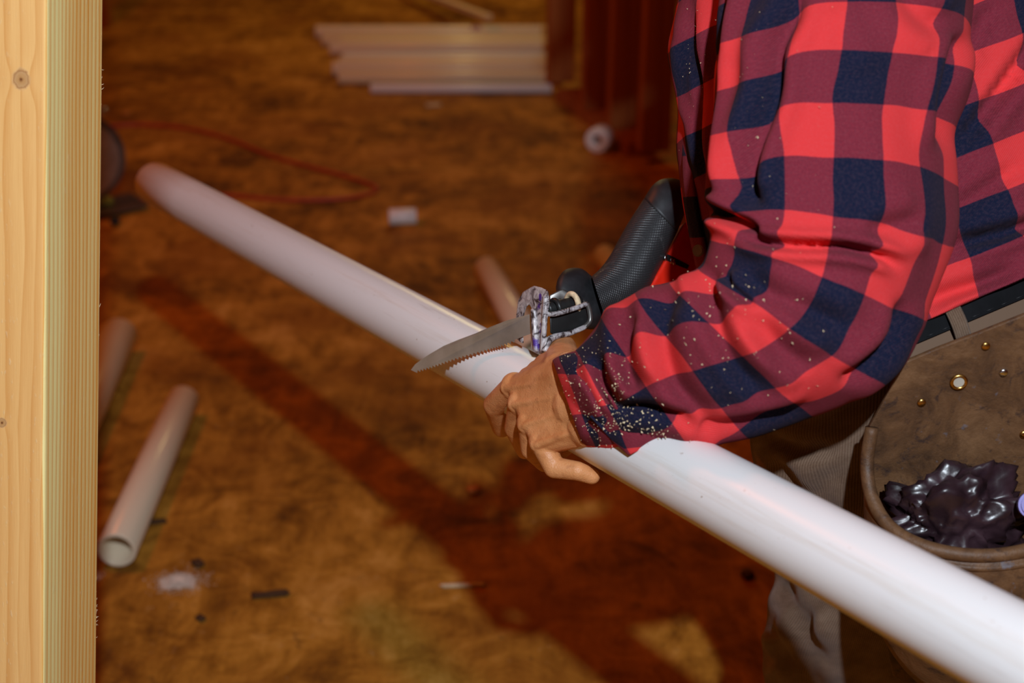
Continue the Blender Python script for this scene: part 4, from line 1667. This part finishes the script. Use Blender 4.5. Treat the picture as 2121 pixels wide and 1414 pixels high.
pouch = thing('tool_pouch', 'worn brown leather tool pouch hanging from the belt at the hip', 'pouch', onp(1990, 1100))
out = [(1868, 752), (1940, 722), (2030, 688), (2121, 652), (2230, 610), (2330, 575), (2385, 620), (2390, 900), (2360, 1200), (2300, 1420), (1990, 1500), (1850, 1400), (1806, 1200), (1790, 1050), (1788, 940), (1800, 885), (1838, 815)]
bm = bmesh.new()
f1 = [bm.verts.new(onp(x, y)) for (x, y) in out]
f2 = [bm.verts.new(onp(x, y) - PN * 0.004) for (x, y) in out]
bm.faces.new(f1); bm.faces.new(f2[::-1])
for i in range(len(out)):
    j = (i + 1) % len(out)
    bm.faces.new((f1[j], f1[i], f2[i], f2[j]))
bmesh.ops.recalc_face_normals(bm, faces=bm.faces)
bevel_bm(bm, 0.0012, 2)
bmesh.ops.triangulate(bm, faces=bm.faces)
back = link('back_panel', from_bm('back_panel', bm), M['leather'], pouch, smooth=False)
# pocket
rim = [(1806, 885, .003), (1796, 960, .012), (1806, 1030, .030), (1842, 1090, .052), (1905, 1128, .070), (1990, 1148, .080), (2080, 1148, .080), (2170, 1125, .070), (2260, 1080, .048), (2330, 1000, .022), (2350, 900, .004)]
bot = [(1806, 960, .003), (1800, 1120, .012), (1806, 1240, .028), (1850, 1340, .042), (1910, 1410, .052), (1990, 1450, .056), (2080, 1450, .056), (2160, 1420, .050), (2240, 1350, .036), (2310, 1240, .018), (2345, 1000, .003)]
NR = 64
rc = catmull(rim, NR); bc = catmull(bot, NR)
vs, fs = [], []
NVp = 14
for j in range(NVp + 1):
    t = j / NVp
    for i in range(NR):
        a = onp(*rc[i]); b = onp(*bc[i])
        s = i / (NR - 1)
        bulge = 0.016 * math.sin(math.pi * t) * math.sin(math.pi * s) + 0.003 * noise.noise(Vector((s * 5, t * 3, 4)))
        vs.append(a + (b - a) * t + PN * bulge)
for j in range(NVp):
    for i in range(NR - 1):
        fs.append((j * NR + i, (j + 1) * NR + i, (j + 1) * NR + i + 1, j * NR + i + 1))
pk = link('pocket', mesh('pocket', vs, fs), M['leather'], pouch)
so = pk.modifiers.new('thick', 'SOLIDIFY'); so.thickness = 0.004; so.offset = 1
v_, f_ = sweep([onp(x, y, o_ + 0.001) for (x, y, o_) in rc], 0.0055, 12, flat=1.0)
link('pocket_rim', mesh('pocket_rim', v_, f_), M['leather'], pouch)
v_, f_ = sweep([onp(x + 4, y + 26, o_ + 0.004) for (x, y, o_) in rc[18:]], 0.0030, 8)
link('rim_welt', mesh('rim_welt', v_, f_), M['leather'], pouch)
# rivets and eyelet
for (x, y, mt) in ((2079, 772, 'chrome'), (1909, 834, 'brass'), (2042, 717, 'brass'), (2121, 900, 'brass')):
    c0 = onp(x, y, 0.001)
    v_, f_ = capsule(c0 - PN * 0.001, c0 + PN * 0.0002, 0.0034, 0.0034, 16, 4)
    v_ = [p - PN * ((p - c0).dot(PN) * 0.62) for p in v_]
    me = mesh('rivet', v_, f_)
    link('rivet', me, M[mt], pouch)
c0 = onp(1986, 791, 0.0012)
ea = PN.cross(Vector((0, 0, 1))).normalized(); eb = PN.cross(ea).normalized()
v_, f_ = sweep([c0 + ea * (0.0054 * math.cos(t)) + eb * (0.0054 * math.sin(t)) for t in np.linspace(0, 2 * math.pi, 32, endpoint=False)], 0.0015, 10, closed=True)
ey = link('eyelet', mesh('eyelet', v_, f_), M['brass'], pouch)
disc('eyelet_hole', c0, PN, 0.0044, 0.0012, M['thread'], ey, seg=24, bev=0)


# crumpled dark plastic in the pocket
def crumple(c, rx, ry, rz, seed, sub=5):
    bm = bmesh.new()
    bmesh.ops.create_icosphere(bm, subdivisions=sub, radius=1.0)
    for vv in bm.verts:
        p = vv.co.copy()
        k = 1.0 + 0.45 * noise.noise(p * 2.0 + Vector((seed, 0, 0))) - 0.40 * abs(noise.noise(p * 3.1 + Vector((0, seed, 0)))) - 0.16 * abs(noise.noise(p * 7.0 + Vector((0, 0, seed))))
        vv.co = c + Vector((p.x * rx * k, p.y * ry * k, p.z * rz * k))
    return from_bm('crumpled_plastic', bm)


o = link('crumpled_plastic', crumple(onp(1975, 1085, .040), .062, .030, .052, 3.0, 5), M['purple_bag'])
tag(o, 'crumpled glossy dark plastic stuffed into the leather tool pouch', 'plastic bag')
c0 = onp(2136, 1046, .066)
cp_ = thing('bottle_cap', 'purple cap standing in the tool pouch at the right edge', 'cap', c0)
disc('cap', c0, Vector((-0.2, -0.8, 0.5)).normalized(), 0.010, 0.014, M['purple'], cp_, seg=28, bev=0.002)
